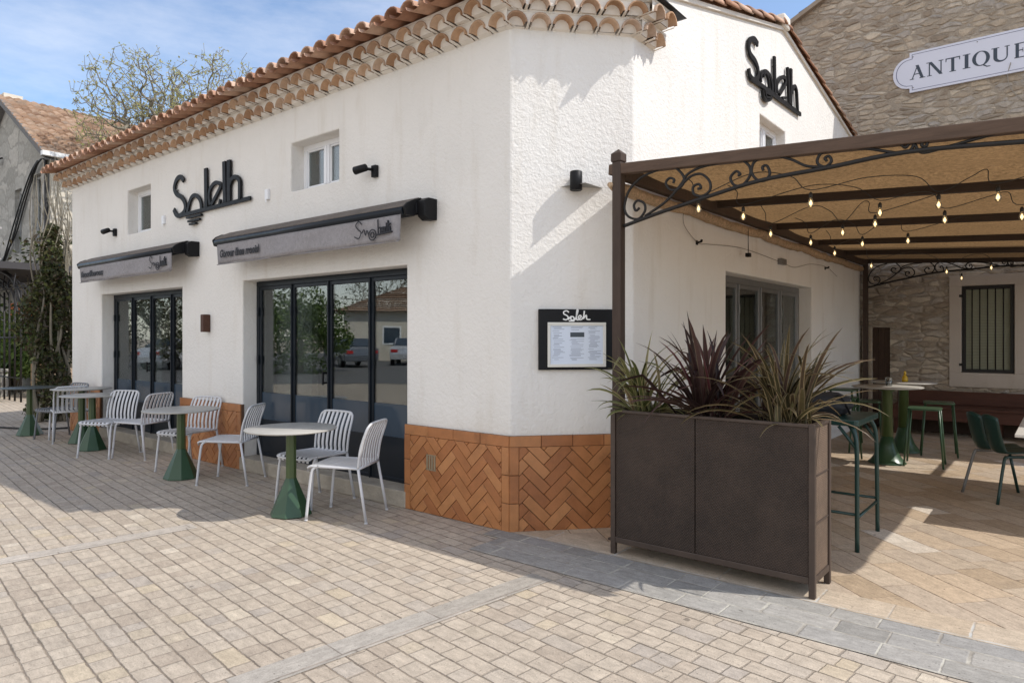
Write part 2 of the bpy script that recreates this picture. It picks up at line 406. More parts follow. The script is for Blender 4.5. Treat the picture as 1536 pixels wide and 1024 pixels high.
MT['weave'] = M_weave('woven_dark_brown_panel', (.056,.037,.027), 56, 105, .75, .55, .004, 1.0)
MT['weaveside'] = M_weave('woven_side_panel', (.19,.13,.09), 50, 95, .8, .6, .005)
MT['planterframe'] = M_plain('planter_frame_metal', (.058,.039,.029), .5, .1, .45, 9, .25)
MT['soil'] = M_plain('potting_soil', (.035,.024,.017), .95, 0, .4, 20, .8, 40, .02)
MT['menu'] = M_plain('menu_paper', (.66,.72,.82), .5, 0, .04, 4, .0)
MT['menuframe'] = M_plain('cream_frame', (.70,.68,.62), .45, 0, .06, 6, .05)
MT['white'] = M_plain('white_paint', (.82,.82,.80), .6, 0, .03, 6, .0)
MT['signboard'] = M_plain('blue_white_enamel', (.60,.62,.72), .45, 0, .04, 3, .0)
MT['signink'] = M_plain('blue_black_lettering', (.035,.05,.075), .6, 0, .1, 20, .0)
MT['signline'] = M_plain('navy_line', (.06,.07,.16), .6, 0, .1, 20, .0)
MT['rubble'] = M_rubble('rubble_stone', (3.5, 3.5, 9.0), [(0, (.29,.235,.18)), (.3, (.40,.33,.255)), (.55, (.49,.41,.315)), (.8, (.39,.35,.31)), (1, (.57,.49,.385))], (.41,.35,.28), .032)
MT['plaster'] = M_stucco('grey_lime_plaster', (.50,.44,.38), .25)
MT['oldplaster'] = M_rubble('grey_weathered_render', (.9, .9, 1.5), [(0, (.33,.315,.28)), (.5, (.43,.41,.37)), (1, (.50,.47,.42))], (.40,.38,.34), .012)
MT['creamplaster'] = M_stucco('cream_render', (.66,.60,.50), .3)
MT['stonekerb'] = M_plain('sill_stone', (.37,.325,.26), .9, 0, .45, 7, .7, 28, .02)
MT['darkwood'] = M_wood('dark_shutter_wood', (.060,.036,.024), 'Z', 1.2)
MT['benchwood'] = M_wood('red_brown_bench_wood', (.085,.034,.022), 'X', 1.0, .6)
MT['blind'] = M_plain('pale_green_blind', (.36,.37,.28), .7, 0, .1, 6, .0)
MT['bulb'] = M_emit('warm_lamp_glow', (1.0, .74, .40), 2.0)
MT['bulbglass'] = M_glass('bulb_glass', (1, .93, .8))
MT['clearglass'] = M_glass('tumbler_glass', (.93, .95, .96))
MT['amber'] = M_plain('amber_oil', (.60,.38,.03), .1, 0, .1, 6, .0)
MT['interior'] = M_plain('interior_wall', (.34,.34,.33), .9, 0, .08, 3, .0)
MT['interiorpale'] = M_plain('interior_pale_wall', (.62,.62,.60), .9, 0, .08, 3, .0)
MT['rust'] = M_plain('rusty_brown_metal', (.085,.038,.025), .6, .3, .3, 20, .2)
MT['bark'] = M_plain('tree_bark', (.20,.175,.13), .9, 0, .35, 10, .6, 30, .02)
MT['cable'] = M_plain('black_cable', (.02,.018,.016), .6, 0, .1, 10, .0)
MT['ivy'] = M_leaf('ivy_leaf', [(0, (.030,.036,.014)), (.3, (.055,.070,.022)), (.55, (.060,.042,.022)), (.7, (.085,.060,.032)), (.87, (.10,.12,.035)), (1, (.17,.18,.06))], .5, .3)
MT['hedge'] = M_leaf('hedge_leaf', [(0, (.04,.075,.018)), (.5, (.09,.15,.035)), (1, (.18,.25,.05))], .5, .35)
MT['bud'] = M_leaf('spring_bud', [(0, (.40,.37,.15)), (.5, (.50,.46,.21)), (.8, (.40,.43,.14)), (1, (.58,.52,.32))], .6, .45)
MT['asphalt'] = M_plain('asphalt', (.14,.135,.13), .9, 0, .2, 3, .4, 80, .01)
SETT = [(0, (.37,.305,.238)), (.25, (.435,.365,.285)), (.5, (.41,.345,.272)), (.75, (.46,.388,.303)), (.9, (.37,.32,.268)), (.97, (.45,.37,.265)), (1, (.52,.45,.36))]
ROWA = math.atan2(.116, -.993)
MT['setts'] = M_paver('stone_setts', ROWA, .112, .11, .168, SETT, (.18,.145,.11), .006, .75, 1.4, .008, .2, .5)
PAT = [(0, (.36,.27,.18)), (.3, (.45,.345,.24)), (.55, (.41,.33,.25)), (.8, (.50,.40,.29)), (.92, (.38,.30,.22)), (1, (.62,.55,.46))]
MT['patio'] = M_paver('sandstone_slabs', R(138.4), .225, .30, .52, PAT, (.13,.09,.06), .0055, .4, .8, .004, .16, .35)
SLT = [(0, (.25,.237,.215)), (.4, (.31,.292,.262)), (.7, (.35,.328,.295)), (1, (.28,.268,.25))]
MT['slate'] = M_paver('grey_slate', 0.0, .172, .26, .36, SLT, (.30,.27,.23), .007, .4, .7, .002, .1)
MT['beige'] = M_paver('beige_border_stone', 0.0, .26, .42, .62, [(0, (.42,.33,.235)), (.5, (.47,.385,.29)), (1, (.44,.36,.27))], (.42,.35,.27), .007, .3, .7, .002, .1)
MT['strip'] = M_paver('grey_strip_stone', ROWA+math.pi/2, .185, .5, .8, [(0, (.33,.295,.25)), (.5, (.36,.325,.28)), (1, (.42,.37,.31))], (.20,.17,.14), .006, .3, .7, .003, .1)
MT['strippale'] = M_paver('pale_strip_stone', ROWA+math.pi/2, .185, .5, .8, [(0, (.39,.345,.29)), (.5, (.42,.37,.315)), (1, (.45,.40,.34))], (.25,.215,.18), .006, .3, .7, .003, .1)

# ------------------------------------------------------------------ ground
def sheet(name, pts, z, m):
    b = MB(); b.add([(x, y, z) for x, y in pts], [tuple(range(len(pts)))])
    o = b.build(name, m); o['kind'] = 'structure'; return o
sheet('paving', [(-400,-400),(400,-400),(400,400),(-400,400)], 0.0, MT['setts'])
sheet('patio_paving', [(.215,.24),(9,.24),(9,8.68),(.671,8.68),(.671,.746)], .004, MT['patio'])
sheet('border_paving', [(-.02,-.02),(9,-.02),(9,.24),(.22,.24)], .005, MT['beige'])
sheet('slate_paving', [(.05,-.53),(9,-.53),(9,-.02),(-.02,-.02),(-.12,-.02),(-.12,-.19),(.05,-.19)], .004, MT['slate'])
def strip(v0, w, name, m, u0, u1):
    # band across the sett rows; rows run along e, the band along g
    e = Vector((-.785, -.62)).normalized() if False else Vector((RT[0]*-.698+FW[0]*.716, RT[1]*-.698+FW[1]*.716))
    g = Vector((e.y, -e.x)); c = Vector(CAM[:2])
    pts = [c+e*(v0-w/2)+g*u0, c+e*(v0+w/2)+g*u0, c+e*(v0+w/2)+g*u1, c+e*(v0-w/2)+g*u1]
    sheet(name, [(p.x, p.y) for p in pts], .003, m)
strip(2.96, .175, 'stone_strip', MT['strip'], 1.2, 3.15)
strip(5.71, .16, 'stone_strip', MT['strippale'], -2.0, 2.0)
p = [cw(-60, -12), cw(-60, 45), cw(-22.5, 40), cw(-14.0, -12)]
sheet('road', [p[0], p[1], p[2], p[3]], .006, MT['asphalt'])

# ------------------------------------------------------------------ restaurant
TB = Vector((.669, .744)); NB = Vector((.744, -.669)); LB = 1.003
P1 = TB*LB                      # (.671,.746)
XA0 = -9.21; XC = P1.x; YC0 = P1.y; YC1 = 8.53
rest = thing('restaurant_building', 'white stucco restaurant with clay tile roof and cut-off corner', 'restaurant', (-4.2, 3.5, 0))
fA = lambda s, d, z: (s, d, z)                       # d into the wall
fB = lambda s, d, z: (TB.x*s-NB.x*d, TB.y*s-NB.y*d, z)
fC = lambda s, d, z: (XC-d, s, z)
ZT = 4.12
holesA = [(-3.946, -1.186, 0, 2.155, .17), (-8.0, -5.415, 0, 2.155, .17), (-2.985, -2.166, 3.045, 3.55, .19), (-7.07, -6.328, 2.975, 3.60, .19)]
holesC = [(2.666, 5.709, .02, 2.185, .17), (3.664, 4.565, 3.42, 4.04, .2)]
zl = sorted({0, ZT, *[h[2] for h in holesA+holesC], *[h[3] for h in holesA+holesC]})
wall = MB()
def wall_grid(fn, s0, s1, holes):
    sl = sorted({s0, s1, *[h[0] for h in holes], *[h[1] for h in holes]})
    for i in range(len(sl)-1):
        for j in range(len(zl)-1):
            a, b = sl[i], sl[i+1]; c, d = zl[j], zl[j+1]
            if any(h[0]-1e-6 <= a and b <= h[1]+1e-6 and h[2]-1e-6 <= c and d <= h[3]+1e-6 for h in holes): continue
            wall.add([fn(a,0,c), fn(b,0,c), fn(b,0,d), fn(a,0,d)], [(0,1,2,3)])
    for a, b, c, d, dep in holes:
        zz = [z for z in zl if c-1e-6 <= z <= d+1e-6]; ss = [x for x in sl if a-1e-6 <= x <= b+1e-6]
        D = dep+.12
        for k in range(len(zz)-1):
            for x in (a, b): wall.add([fn(x,0,zz[k]), fn(x,D,zz[k]), fn(x,D,zz[k+1]), fn(x,0,zz[k+1])], [(0,1,2,3)])
        for k in range(len(ss)-1):
            for z in (c, d): wall.add([fn(ss[k],0,z), fn(ss[k+1],0,z), fn(ss[k+1],D,z), fn(ss[k],D,z)], [(0,1,2,3)])
    return sl
wall_grid(fA, XA0, 0, holesA); wall_grid(fB, 0, LB, []); slC = wall_grid(fC, YC0, YC1, holesC)
RIDGE = (4.44, 5.266)
def ztop(y): return 4.135+(y)*.2547 if y <= RIDGE[0] else RIDGE[1]-(y-RIDGE[0])*.16
gab = [fC(y, 0, ZT) for y in slC]+[fC(YC1, 0, ztop(YC1)), fC(RIDGE[0], 0, RIDGE[1]), fC(YC0, 0, ztop(YC0))]
wall.add(gab, [tuple(range(len(gab)))])
# far end and back
wall.add([(XA0,0,0),(XA0,YC1,0),(XA0,YC1,ztop(YC1)),(XA0,RIDGE[0],RIDGE[1]),(XA0,0,ZT)]+[(XA0,0,z) for z in reversed(zl[1:-1])], [tuple(range(5+len(zl)-2))])
wall.add([(XC,YC1,0),(XA0,YC1,0),(XA0,YC1,ztop(YC1)),(XC,YC1,ztop(YC1))]+[(XC,YC1,z) for z in reversed(zl[1:])], [tuple(range(4+len(zl)-1))])
w_ob = wall.build('wall', MT['stucco'], rest, bevel=.014, seg=2, merge=True)

# interior shell
b = MB()
b.add([(XA0+.1,.4,.03),(.3,.4,.03),(.3,8.4,.03),(XA0+.1,8.4,.03)], [(0,1,2,3)])
b.add([(XA0+.1,.3,2.7),(.5,.3,2.7),(.5,8.4,2.7),(XA0+.1,8.4,2.7)], [(3,2,1,0)])
b.add([(XA0+.1,4.2,0),(.3,4.2,0),(.3,4.2,2.7),(XA0+.1,4.2,2.7)], [(0,1,2,3)])
b.add([(-4.7,.35,0),(-4.7,4.2,0),(-4.7,4.2,2.7),(-4.7,.35,2.7)], [(0,1,2,3)])
b.build('interior_wall', MT['interior'], rest)
for a, c in ((-3.93, -3.22), (-7.98, -6.95)):
    b = MB(); b.bx(a, c, .42, .5, .05, 2.6); b.build('interior_partition', MT['interiorpale'], rest)
for a, c in ((-2.9, -1.6), (-7.4, -6.4)):
    b = MB(); b.bx(a, c, 1.6, 2.3, .70, .75); b.bx((a+c)/2-.05, (a+c)/2+.05, 1.9, 2.0, .03, .7); b.build('interior_table', MT['tabletop'], rest)

# glazed doors -------------------------------------------------------------
def glazed(fn, s0, s1, zb, zt, dep, nleaf, frame_m, fw, name, kick, film=None, dark=True):
    f = MB(); tk = .06
    def B(a, c, z0, z1, d0, d1):
        f.prism([(a, z0), (c, z0), (c, z1), (a, z1)], fn, d0, d1)
    B(s0, s1, zt-fw, zt, dep, dep+tk); 
    w = (s1-s0-2*fw*.8)/nleaf
    edges = [s0+fw*.8+w*i for i in range(nleaf+1)]
    B(s0, s0+fw*.8, zb, zt-fw, dep, dep+tk); B(s1-fw*.8, s1, zb, zt-fw, dep, dep+tk)
    lw = fw*.62
    for i in range(nleaf):
        a, c = edges[i], edges[i+1]
        B(a, a+lw, zb, zt-fw, dep+.008, dep+.05); B(c-lw, c, zb, zt-fw, dep+.008, dep+.05)
        B(a+lw, c-lw, zt-fw-lw, zt-fw, dep+.01, dep+.048); B(a+lw, c-lw, zb, zb+lw, dep+.01, dep+.048)
        # meeting stile bead and hinges
        if i: B(a-.008, a+.008, zb, zt-fw, dep-.012, dep+.02)
        for zh in (zb+.35, (zb+zt)/2+.05, zt-.4):
            B(a-.012, a+.012, zh, zh+.10, dep-.018, dep-.001)
    fr = f.build(name, frame_m, rest, bevel=.004, seg=1)
    for i in range(nleaf):
        a, c = edges[i]+lw, edges[i+1]-lw
        z0 = zb+lw
        if kick:
            k = MB(); k.prism([(a, z0), (c, z0), (c, kick), (a, kick)], fn, dep+.016, dep+.04); k.build('kick_panel', MT['navy'], fr); z0 = kick
        if film:
            k = MB(); k.prism([(a, z0), (c, z0), (c, film), (a, film)], fn, dep+.022, dep+.032); k.build('lower_pane', MT['film'], fr); z0 = film+.002
        k = MB(); k.prism([(a, z0), (c, z0), (c, zt-fw-lw), (a, zt-fw-lw)], fn, dep+.024, dep+.030); k.build('pane', MT['glass'], fr)
    if kick:
        h = MB(); m = edges[2]
        h.prism([(m-.05, 1.02), (m-.035, 1.02), (m-.035, 1.16), (m-.05, 1.16)], fn, dep-.045, dep-.03)
        h.prism([(m-.05, 1.03), (m-.035, 1.03), (m-.035, 1.05), (m-.05, 1.05)], fn, dep-.03, dep+.008)
        h.prism([(m-.05, 1.13), (m-.035, 1.13), (m-.035, 1.15), (m-.05, 1.15)], fn, dep-.03, dep+.008)
        h.build('door_handle', MT['black'], fr)
    return fr
glazed(fA, -3.946, -1.186, .15, 2.155, .17, 4, MT['navy'], .062, 'glazed_door', .57, .88)
glazed(fA, -8.0, -5.415, .15, 2.155, .17, 4, MT['navy'], .062, 'glazed_door', .57, .88)
glazed(fC, 2.666, 5.709, .04, 2.185, .17, 4, MT['alu'], .075, 'sliding_door', None)
for a, c in ((-3.946, -1.186), (-8.0, -5.415)):
    k = MB(); k.bx(a-.02, c+.02, -.035, .28, 0.0, .15); k.build('door_sill', MT['stonekerb'], rest, bevel=.012)
# curtain behind the patio door
for y0, y1 in ((2.75, 3.4), (5.0, 5.6)):
    k = MB(); n = 26; vs = []
    for i in range(n+1):
        y = y0+(y1-y0)*i/n; x = .30+.035*math.sin(i*1.9)
        vs += [(x, y, .1), (x, y, 2.1)]
    k.add(vs, [(2*i, 2*i+1, 2*i+3, 2*i+2) for i in range(n)], 0, True)
    k.build('curtain', MT['interiorpale'], rest)

def window(fn, s0, s1, z0, z1, dep, fw=.055, mull=True):
    f = MB()
    def B(a, c, q0, q1, d0, d1): f.prism([(a, q0), (c, q0), (c, q1), (a, q1)], fn, d0, d1)
    B(s0, s1, z1-fw, z1, dep, dep+.06); B(s0, s1, z0, z0+fw, dep, dep+.06)
    B(s0, s0+fw, z0+fw, z1-fw, dep, dep+.06); B(s1-fw, s1, z0+fw, z1-fw, dep, dep+.06)
    cells = []
    if mull:
        m = (s0+s1)/2; B(m-.045, m+.045, z0+fw, z1-fw, dep-.004, dep+.05)
        B(m-.012, m+.012, z0+fw, z1-fw, dep-.012, dep-.004)
        cells = [(s0+fw, m-.045), (m+.045, s1-fw)]
    else: cells = [(s0+fw, s1-fw)]
    for a, c in cells:   # sash bead
        B(a, c, z0+fw, z0+fw+.018, dep+.012, dep+.045); B(a, c, z1-fw-.018, z1-fw, dep+.012, dep+.045)
        B(a, a+.018, z0+fw+.018, z1-fw-.018, dep+.012, dep+.045); B(c-.018, c, z0+fw+.018, z1-fw-.018, dep+.012, dep+.045)
    fr = f.build('window', MT['pvc'], rest, bevel=.003, seg=1)
    for a, c in cells:
        k = MB(); k.prism([(a+.018, z0+fw+.018), (c-.018, z0+fw+.018), (c-.018, z1-fw-.018), (a+.018, z1-fw-.018)], fn, dep+.026, dep+.032); k.build('pane', MT['glass'], fr)
    k = MB(); k.prism([(s0, z0), (s1, z0), (s1, z1), (s0, z1)], fn, dep+.2, dep+.21); k.build('blind', MT['interior'], fr)
window(fA, -2.985, -2.166, 3.045, 3.55, .155)
window(fA, -7.07, -6.328, 2.975, 3.60, .14, .055, False)
window(fC, 3.664, 4.565, 3.42, 4.04, .11)

# herringbone wainscot --------------------------------------------------------
def clip(poly, x0, x1, z0, z1):
    def cut(P, inside, inter):
        out = []
        for i in range(len(P)):
            a, c = P[i-1], P[i]
            ia, ic = inside(a), inside(c)
            if ia != ic: out.append(inter(a, c))
            if ic: out.append(c)
        return out
    def ix(v): return lambda a, c: (v, a[1]+(c[1]-a[1])*(v-a[0])/(c[0]-a[0]))
    def iz(v): return lambda a, c: (a[0]+(c[0]-a[0])*(v-a[1])/(c[1]-a[1]), v)
    for ins, it in ((lambda q: q[0] > x0, ix(x0)), (lambda q: q[0] < x1, ix(x1)), (lambda q: q[1] > z0, iz(z0)), (lambda q: q[1] < z1, iz(z1))):
        if len(poly) < 3: return []
        poly = cut(poly, ins, it)
    return poly
def wainscot(fn, s0, s1, H=.745, left=True, right=True, shift=0.0):
    g = MB(); g.prism([(s0, 0.0), (s1, 0.0), (s1, H), (s0, H)], fn, -.016, .02)
    ob = g.build('wainscot', MT['grout'], rest)
    t = MB(); w, n, gp = .081, 3, .0022; bt = .085; bs = .075
    x0 = s0+(bs if left else 0); x1 = s1-(bs if right else 0); z1 = H-bt
    c45 = math.sqrt(.5)
    def tile(poly):
        area = abs(sum(poly[i-1][0]*poly[i][1]-poly[i][0]*poly[i-1][1] for i in range(len(poly))))/2
        if area < 2e-4: return
        dz = random.uniform(0, .002)
        cx = sum(q[0] for q in poly)/len(poly); cz = sum(q[1] for q in poly)/len(poly)
        ins = [(cx+(q[0]-cx)*(1-.004/max(abs(q[0]-cx)+abs(q[1]-cz), .02)), cz+(q[1]-cz)*(1-.004/max(abs(q[0]-cx)+abs(q[1]-cz), .02))) for q in poly]
        k = len(poly)
        dz = random.uniform(0, .0045)
        vs = [fn(q[0], -.016, q[1]) for q in poly]+[fn(q[0], -.024-dz, q[1]) for q in poly]+[fn(q[0], -.027-dz, q[1]) for q in ins]
        fs = []
        for i in range(k):
            j = (i+1) % k
            fs += [(i, j, k+j, k+i), (k+i, k+j, 2*k+j, 2*k+i)]
        fs.append(tuple(range(2*k, 3*k))); t.add(vs, fs)
    K = 40
    for y in range(-K, K):
        for x in range(-K, K):
            d = (x-y) % (2*n)
            if d == 0: q = (x*w+gp, y*w+gp, (x+n)*w-gp, (y+1)*w-gp)
            elif d == 2*n-1: q = (x*w+gp, y*w+gp, (x+1)*w-gp, (y+n)*w-gp)
            else: continue
            r4 = [(q[0], q[1]), (q[2], q[1]), (q[2], q[3]), (q[0], q[3])]
            rot = [(s0+shift+(a-e)*c45, (a+e)*c45) for a, e in r4]
            if max(p_[1] for p_ in rot) < 0 or min(p_[1] for p_ in rot) > H or max(p_[0] for p_ in rot) < s0 or min(p_[0] for p_ in rot) > s1: continue
            pc = clip(rot, x0+.002, x1-.002, .004, z1-.002)
            if len(pc) >= 3: tile(pc)
    nb = max(2, round((s1-s0)/.28)); L = (s1-s0)/nb
    for i in range(nb): tile([(s0+L*i+gp, z1+.001), (s0+L*(i+1)-gp, z1+.001), (s0+L*(i+1)-gp, H-.001), (s0+L*i+gp, H-.001)])
    for on, a, c in ((left, s0, x0), (right, x1, s1)):
        if on:
            for i in range(3):
                zz = z1/3
                tile([(a+.001, zz*i+.003), (c-.001, zz*i+.003), (c-.001, zz*(i+1)-.002), (a+.001, zz*(i+1)-.002)])
    t.build('herringbone_tile', MT['herring'], ob)
wainscot(fA, -1.186, .010, shift=.12)
wainscot(fB, -.010, LB-.0, shift=.33, right=False)
wainscot(fA, -5.415, -3.946, shift=.2)
wainscot(fA, XA0, -8.0, shift=.1)

k = MB()
for i in range(4): k.bx(-.90+.030*i, -.882+.030*i, -.036, -.02, .385, .50)
k.bx(-.905, -.787, -.033, -.02, .375, .385); k.bx(-.905, -.787, -.033, -.02, .50, .51)
o = k.build('wall_vent', M_plain('vent_metal', (.30,.25,.17), .5, .4, .2, 20, .1), None, bevel=.002); tag(o, 'small slatted metal vent set in the herringbone tiles of the corner pillar', 'vent')

# genoise cornice ----------------------------------------------------------------
mo = MB(); te = MB()
def cornice(fn, s0, s1, rows):
    for zb, proj, pitch, rad, ztop_, e0, e1 in rows:
        a0, a1 = s0-e0, s1+e1
        n = max(1, round((a1-a0)/pitch)); p_ = (a1-a0)/n
        for i in range(n):
            c = a0+p_*(i+.5); N = 9
            jz = random.uniform(-.005, .005); jr = random.uniform(-.004, .003); jp = random.uniform(-.012, .012)
            ro, ri = rad, rad-.013
            arc = lambda r, k: (c+jr+r*math.cos(math.pi*(1-k/N)), zb+jz+r*math.sin(math.pi*(1-k/N)))
            O = [arc(ro, k) for k in range(N+1)]; I = [arc(ri, k) for k in range(N+1)]
            f0 = -(proj+jp)
            # tile shell: front ring, intrados, outer lip
            vs = []
            for k in range(N+1):
                vs += [fn(O[k][0], f0+.03, O[k][1]), fn(O[k][0], f0, O[k][1]), fn(I[k][0], f0, I[k][1]), fn(c+jr+(I[k][0]-c-jr)*.86, .0, zb+jz+(I[k][1]-zb-jz)*.86)]
            fs = []
            for k in range(N):
                for q in range(3): fs.append((4*k+q, 4*k+q+1, 4*k+4+q+1, 4*k+4+q))
            te.add(vs, fs, 0, True)
            # mortar spandrel and the fill that closes the hollow of the tile
            m0 = -(proj-.022); top = ztop_; mf = f0+.060
            left, right = c-p_/2, c+p_/2
            pts = [(left, zb)]+[(max(left, min(right, q[0])), q[1]) for q in O]+[(right, zb)]
            k = len(pts); vs = []
            for i2, q in enumerate(pts):
                vs += [fn(q[0], m0, q[1]), fn(left+(right-left)*i2/(k-1), m0, top)]
            mo.add(vs, [(2*j, 2*j+2, 2*j+3, 2*j+1) for j in range(k-1)])
            mo.add([fn(left, m0, zb), fn(O[0][0], m0, zb), fn(O[0][0], .01, zb-.012), fn(left, .01, zb-.012)], [(0,1,2,3)])
            mo.add([fn(O[-1][0], m0, zb), fn(right, m0, zb), fn(right, .01, zb-.012), fn(O[-1][0], .01, zb-.012)], [(0,1,2,3)])
            mo.add([fn(q[0], mf+.02*(1-(q[1]-zb)/ri), q[1]) for q in I], [tuple(range(len(I)))])
            mo.add([fn(I[0][0], mf+.02, zb), fn(I[-1][0], mf+.02, zb), fn(I[-1][0], .01, zb-.02), fn(I[0][0], .01, zb-.02)], [(0,1,2,3)])
        # slab above the row
        mo.prism([(a0, ztop_), (a1, ztop_), (a1, ztop_+.018), (a0, ztop_+.018)], fn, -(proj-.018), .02)
r1 = lambda e0, e1: (3.932, .125, .198, .083, 4.017, e0, e1)
r2 = lambda e0, e1: (4.036, .235, .198, .083, 4.122, e0, e1)
kA, kB = .44, .38
cornice(fA, XA0, 0, [r1(.06, .125*kA)]); cornice(fA, XA0, 0, [r2(.12, .235*kA)])
cornice(fB, 0, LB, [(3.932, .105, .198, .083, 4.017, .05, .045)]); cornice(fB, 0, LB, [(4.036, .185, .198, .083, 4.122, .085, .075)])
cornice(fC, YC0, YC0+.36, [r1(.125*kB, 0)]); cornice(fC, YC0, YC0+.30, [r2(.235*kB, 0)])
mo.build('cornice_mortar', MT['mortar'], rest); te.build('cornice_tile', MT['terra'], rest)
k = MB()
k.prism([(YC0-.14, 4.141), (YC0+.40, 4.141), (YC0+.44, 4.150), (YC0-.14, 4.160)], fC, -.26, .0)
k.build('metal_flashing', MT['black'], rest, bevel=.004)
k = MB(); k.prism([(-.08, 4.141), (LB+.09, 4.141), (LB+.09, 4.175), (-.08, 4.175)], fB, -.19, .0)
k.build('eave_slab', MT['mortar'], rest)

# roof tiles ---------------------------------------------------------------------
rt = MB()
def tile_arc(x, y0, z0, y1, z1, r0, r1_, up=True, thick=.0, N=6, slant=0.0):
    vs = []
    for (yy, zz, rr) in ((y0, z0, r0), (y1, z1, r1_)):
        for k in range(N+1):
            a = math.pi*(1-k/N)
            vs.append((x+rr*math.cos(a)+slant*(yy-y0), yy, zz+(rr*.85*math.sin(a) if up else -rr*.6*math.sin(a)+.0)))
    n = N+1
    fs = [(k, k+1, n+k+1, n+k) for k in range(N)]
    rt.add(vs, fs, 0, True)
    if thick and up:
        vs2 = []
        for k in range(N+1):
            a = math.pi*(1-k/N)
            vs2.append((x+r0*math.cos(a), y0, z0+r0*.85*math.sin(a))); vs2.append((x+(r0-thick)*math.cos(a), y0, z0+(r0-thick)*.85*math.sin(a)))
            vs2.append((x+(r0-thick)*math.cos(a), y0+.28, z0+.255*.28+(r0-thick)*.85*math.sin(a)))
        rt.add(vs2, [(3*k, 3*k+1, 3*k+4, 3*k+3) for k in range(N)]+[(3*k+1, 3*k+2, 3*k+5, 3*k+4) for k in range(N)], 0, True)
pitch = .2; nc = int((XC-.05-(XA0-.16))/pitch)
zr = lambda y: 4.205+.2547*y if y <= RIDGE[0] else 4.205+.2547*RIDGE[0]-.16*(y-RIDGE[0])
for i in range(nc+1):
    x = XA0-.16+pitch*i
    ys = -.37 if x < -0.05 else -.24+1.11*max(x, 0)
    y = ys; r = 0
    while y < RIDGE[0]+.02:
        L = .36; y2 = min(y+L+.04, RIDGE[0]+.06)
        j = random.uniform(-.006, .006); jz = random.uniform(0, .008)
        tile_arc(x+j, y+random.uniform(-.015, .015)*(1 if r else .6), zr(y)+.05+jz, y2, zr(y2)+.026, .086, .070, True, .014 if r == 0 else 0)
        tile_arc(x+pitch/2, y-(.03 if r == 0 else 0), zr(y)+.052, y2, zr(y2)+.03, .088, .074, False)
        y += L; r += 1
    y = YC1+.25
    while y > RIDGE[0]:
        y2 = max(y-.40, RIDGE[0]-.02)
        tile_arc(x, y, zr(y)+.05, y2, zr(y2)+.026, .086, .070); tile_arc(x+pitch/2, y, zr(y)+.045, y2, zr(y2)+.03, .088, .074, False)
        y -= .36
    yu = ys+.20; rt.add([(x-.11, yu, zr(yu)-.012), (x+.11, yu, zr(yu)-.012), (x+.11, RIDGE[0], zr(RIDGE[0])-.012), (x-.11, RIDGE[0], zr(RIDGE[0])-.012)], [(0,1,2,3)])
roof = rt.build('roof', MT['rooftile'], rest)
# ridge and verge tiles
vt = MB()
def half_tile(a, c, r0, r1_, ax, up, N=8):
    a = Vector(a); c = Vector(c); ax = Vector(ax); up = Vector(up); vs = []
    for p_, r in ((a, r0), (c, r1_)):
        for k in range(N+1):
            t_ = math.pi*k/N; vs.append(p_+ax*r*math.cos(t_)+up*r*math.sin(t_))
    for p_, r in ((a, r0-.014), (c, r1_-.014)):
        for k in range(N+1):
            t_ = math.pi*k/N; vs.append(p_+ax*r*math.cos(t_)+up*r*math.sin(t_))
    n = N+1
    fs = [(k, k+1, n+k+1, n+k) for k in range(N)]+[(2*n+k, 3*n+k, 3*n+k+1, 2*n+k+1) for k in range(N)]
    fs += [(k, 2*n+k, 2*n+k+1, k+1) for k in range(N)]+[(n+k, n+k+1, 3*n+k+1, 3*n+k) for k in range(N)]
    fs += [(0, n, 3*n, 2*n), (N, 2*n+N, 3*n+N, n+N)]
    vt.add(vs, fs, 0, True)
x = XA0-.2
while x < XC-.3:
    half_tile((x, RIDGE[0], zr(RIDGE[0])+.05), (x+.42, RIDGE[0], zr(RIDGE[0])+.04), .125, .11, (0,1,0), (0,0,1)); x += .38
y = YC0+.25
while y < RIDGE[0]-.05:
    y2 = min(y+.42, RIDGE[0]); j = random.uniform(-.008, .008)
    half_tile((XC-.012+j, y, zr(y)-.012), (XC-.012+j, y2, zr(y2)-.030), .098, .084, (1,0,0), (0,0,1)); y += .37
y = YC1+.15
while y > RIDGE[0]+.05:
    y2 = max(y-.42, RIDGE[0]); j = random.uniform(-.008, .008)
    half_tile((XC-.012+j, y, zr(y)-.012), (XC-.012+j, y2, zr(y2)-.030), .098, .084, (1,0,0), (0,0,1)); y -= .37
vt.build('verge_tile', MT['rooftile'], roof)
k = MB(); k.bx(XC-.05, XC+.07, RIDGE[0]-.12, RIDGE[0]+.12, RIDGE[1]-.0, RIDGE[1]+.16)
k.build('ridge_plug', MT['mortar'], roof, bevel=.03)
# verge mortar bed under the tiles
k = MB()
k.prism([(YC0+.2, ztop(YC0+.2)-.01), (RIDGE[0], RIDGE[1]-.01), (RIDGE[0], RIDGE[1]+.03), (YC0+.2, ztop(YC0+.2)+.03)], fC, -.03, .05)
k.prism([(RIDGE[0], RIDGE[1]-.01), (YC1, ztop(YC1)-.01), (YC1, ztop(YC1)+.03), (RIDGE[0], RIDGE[1]+.03)], fC, -.03, .05)
k.build('verge_mortar', MT['mortar'], roof)

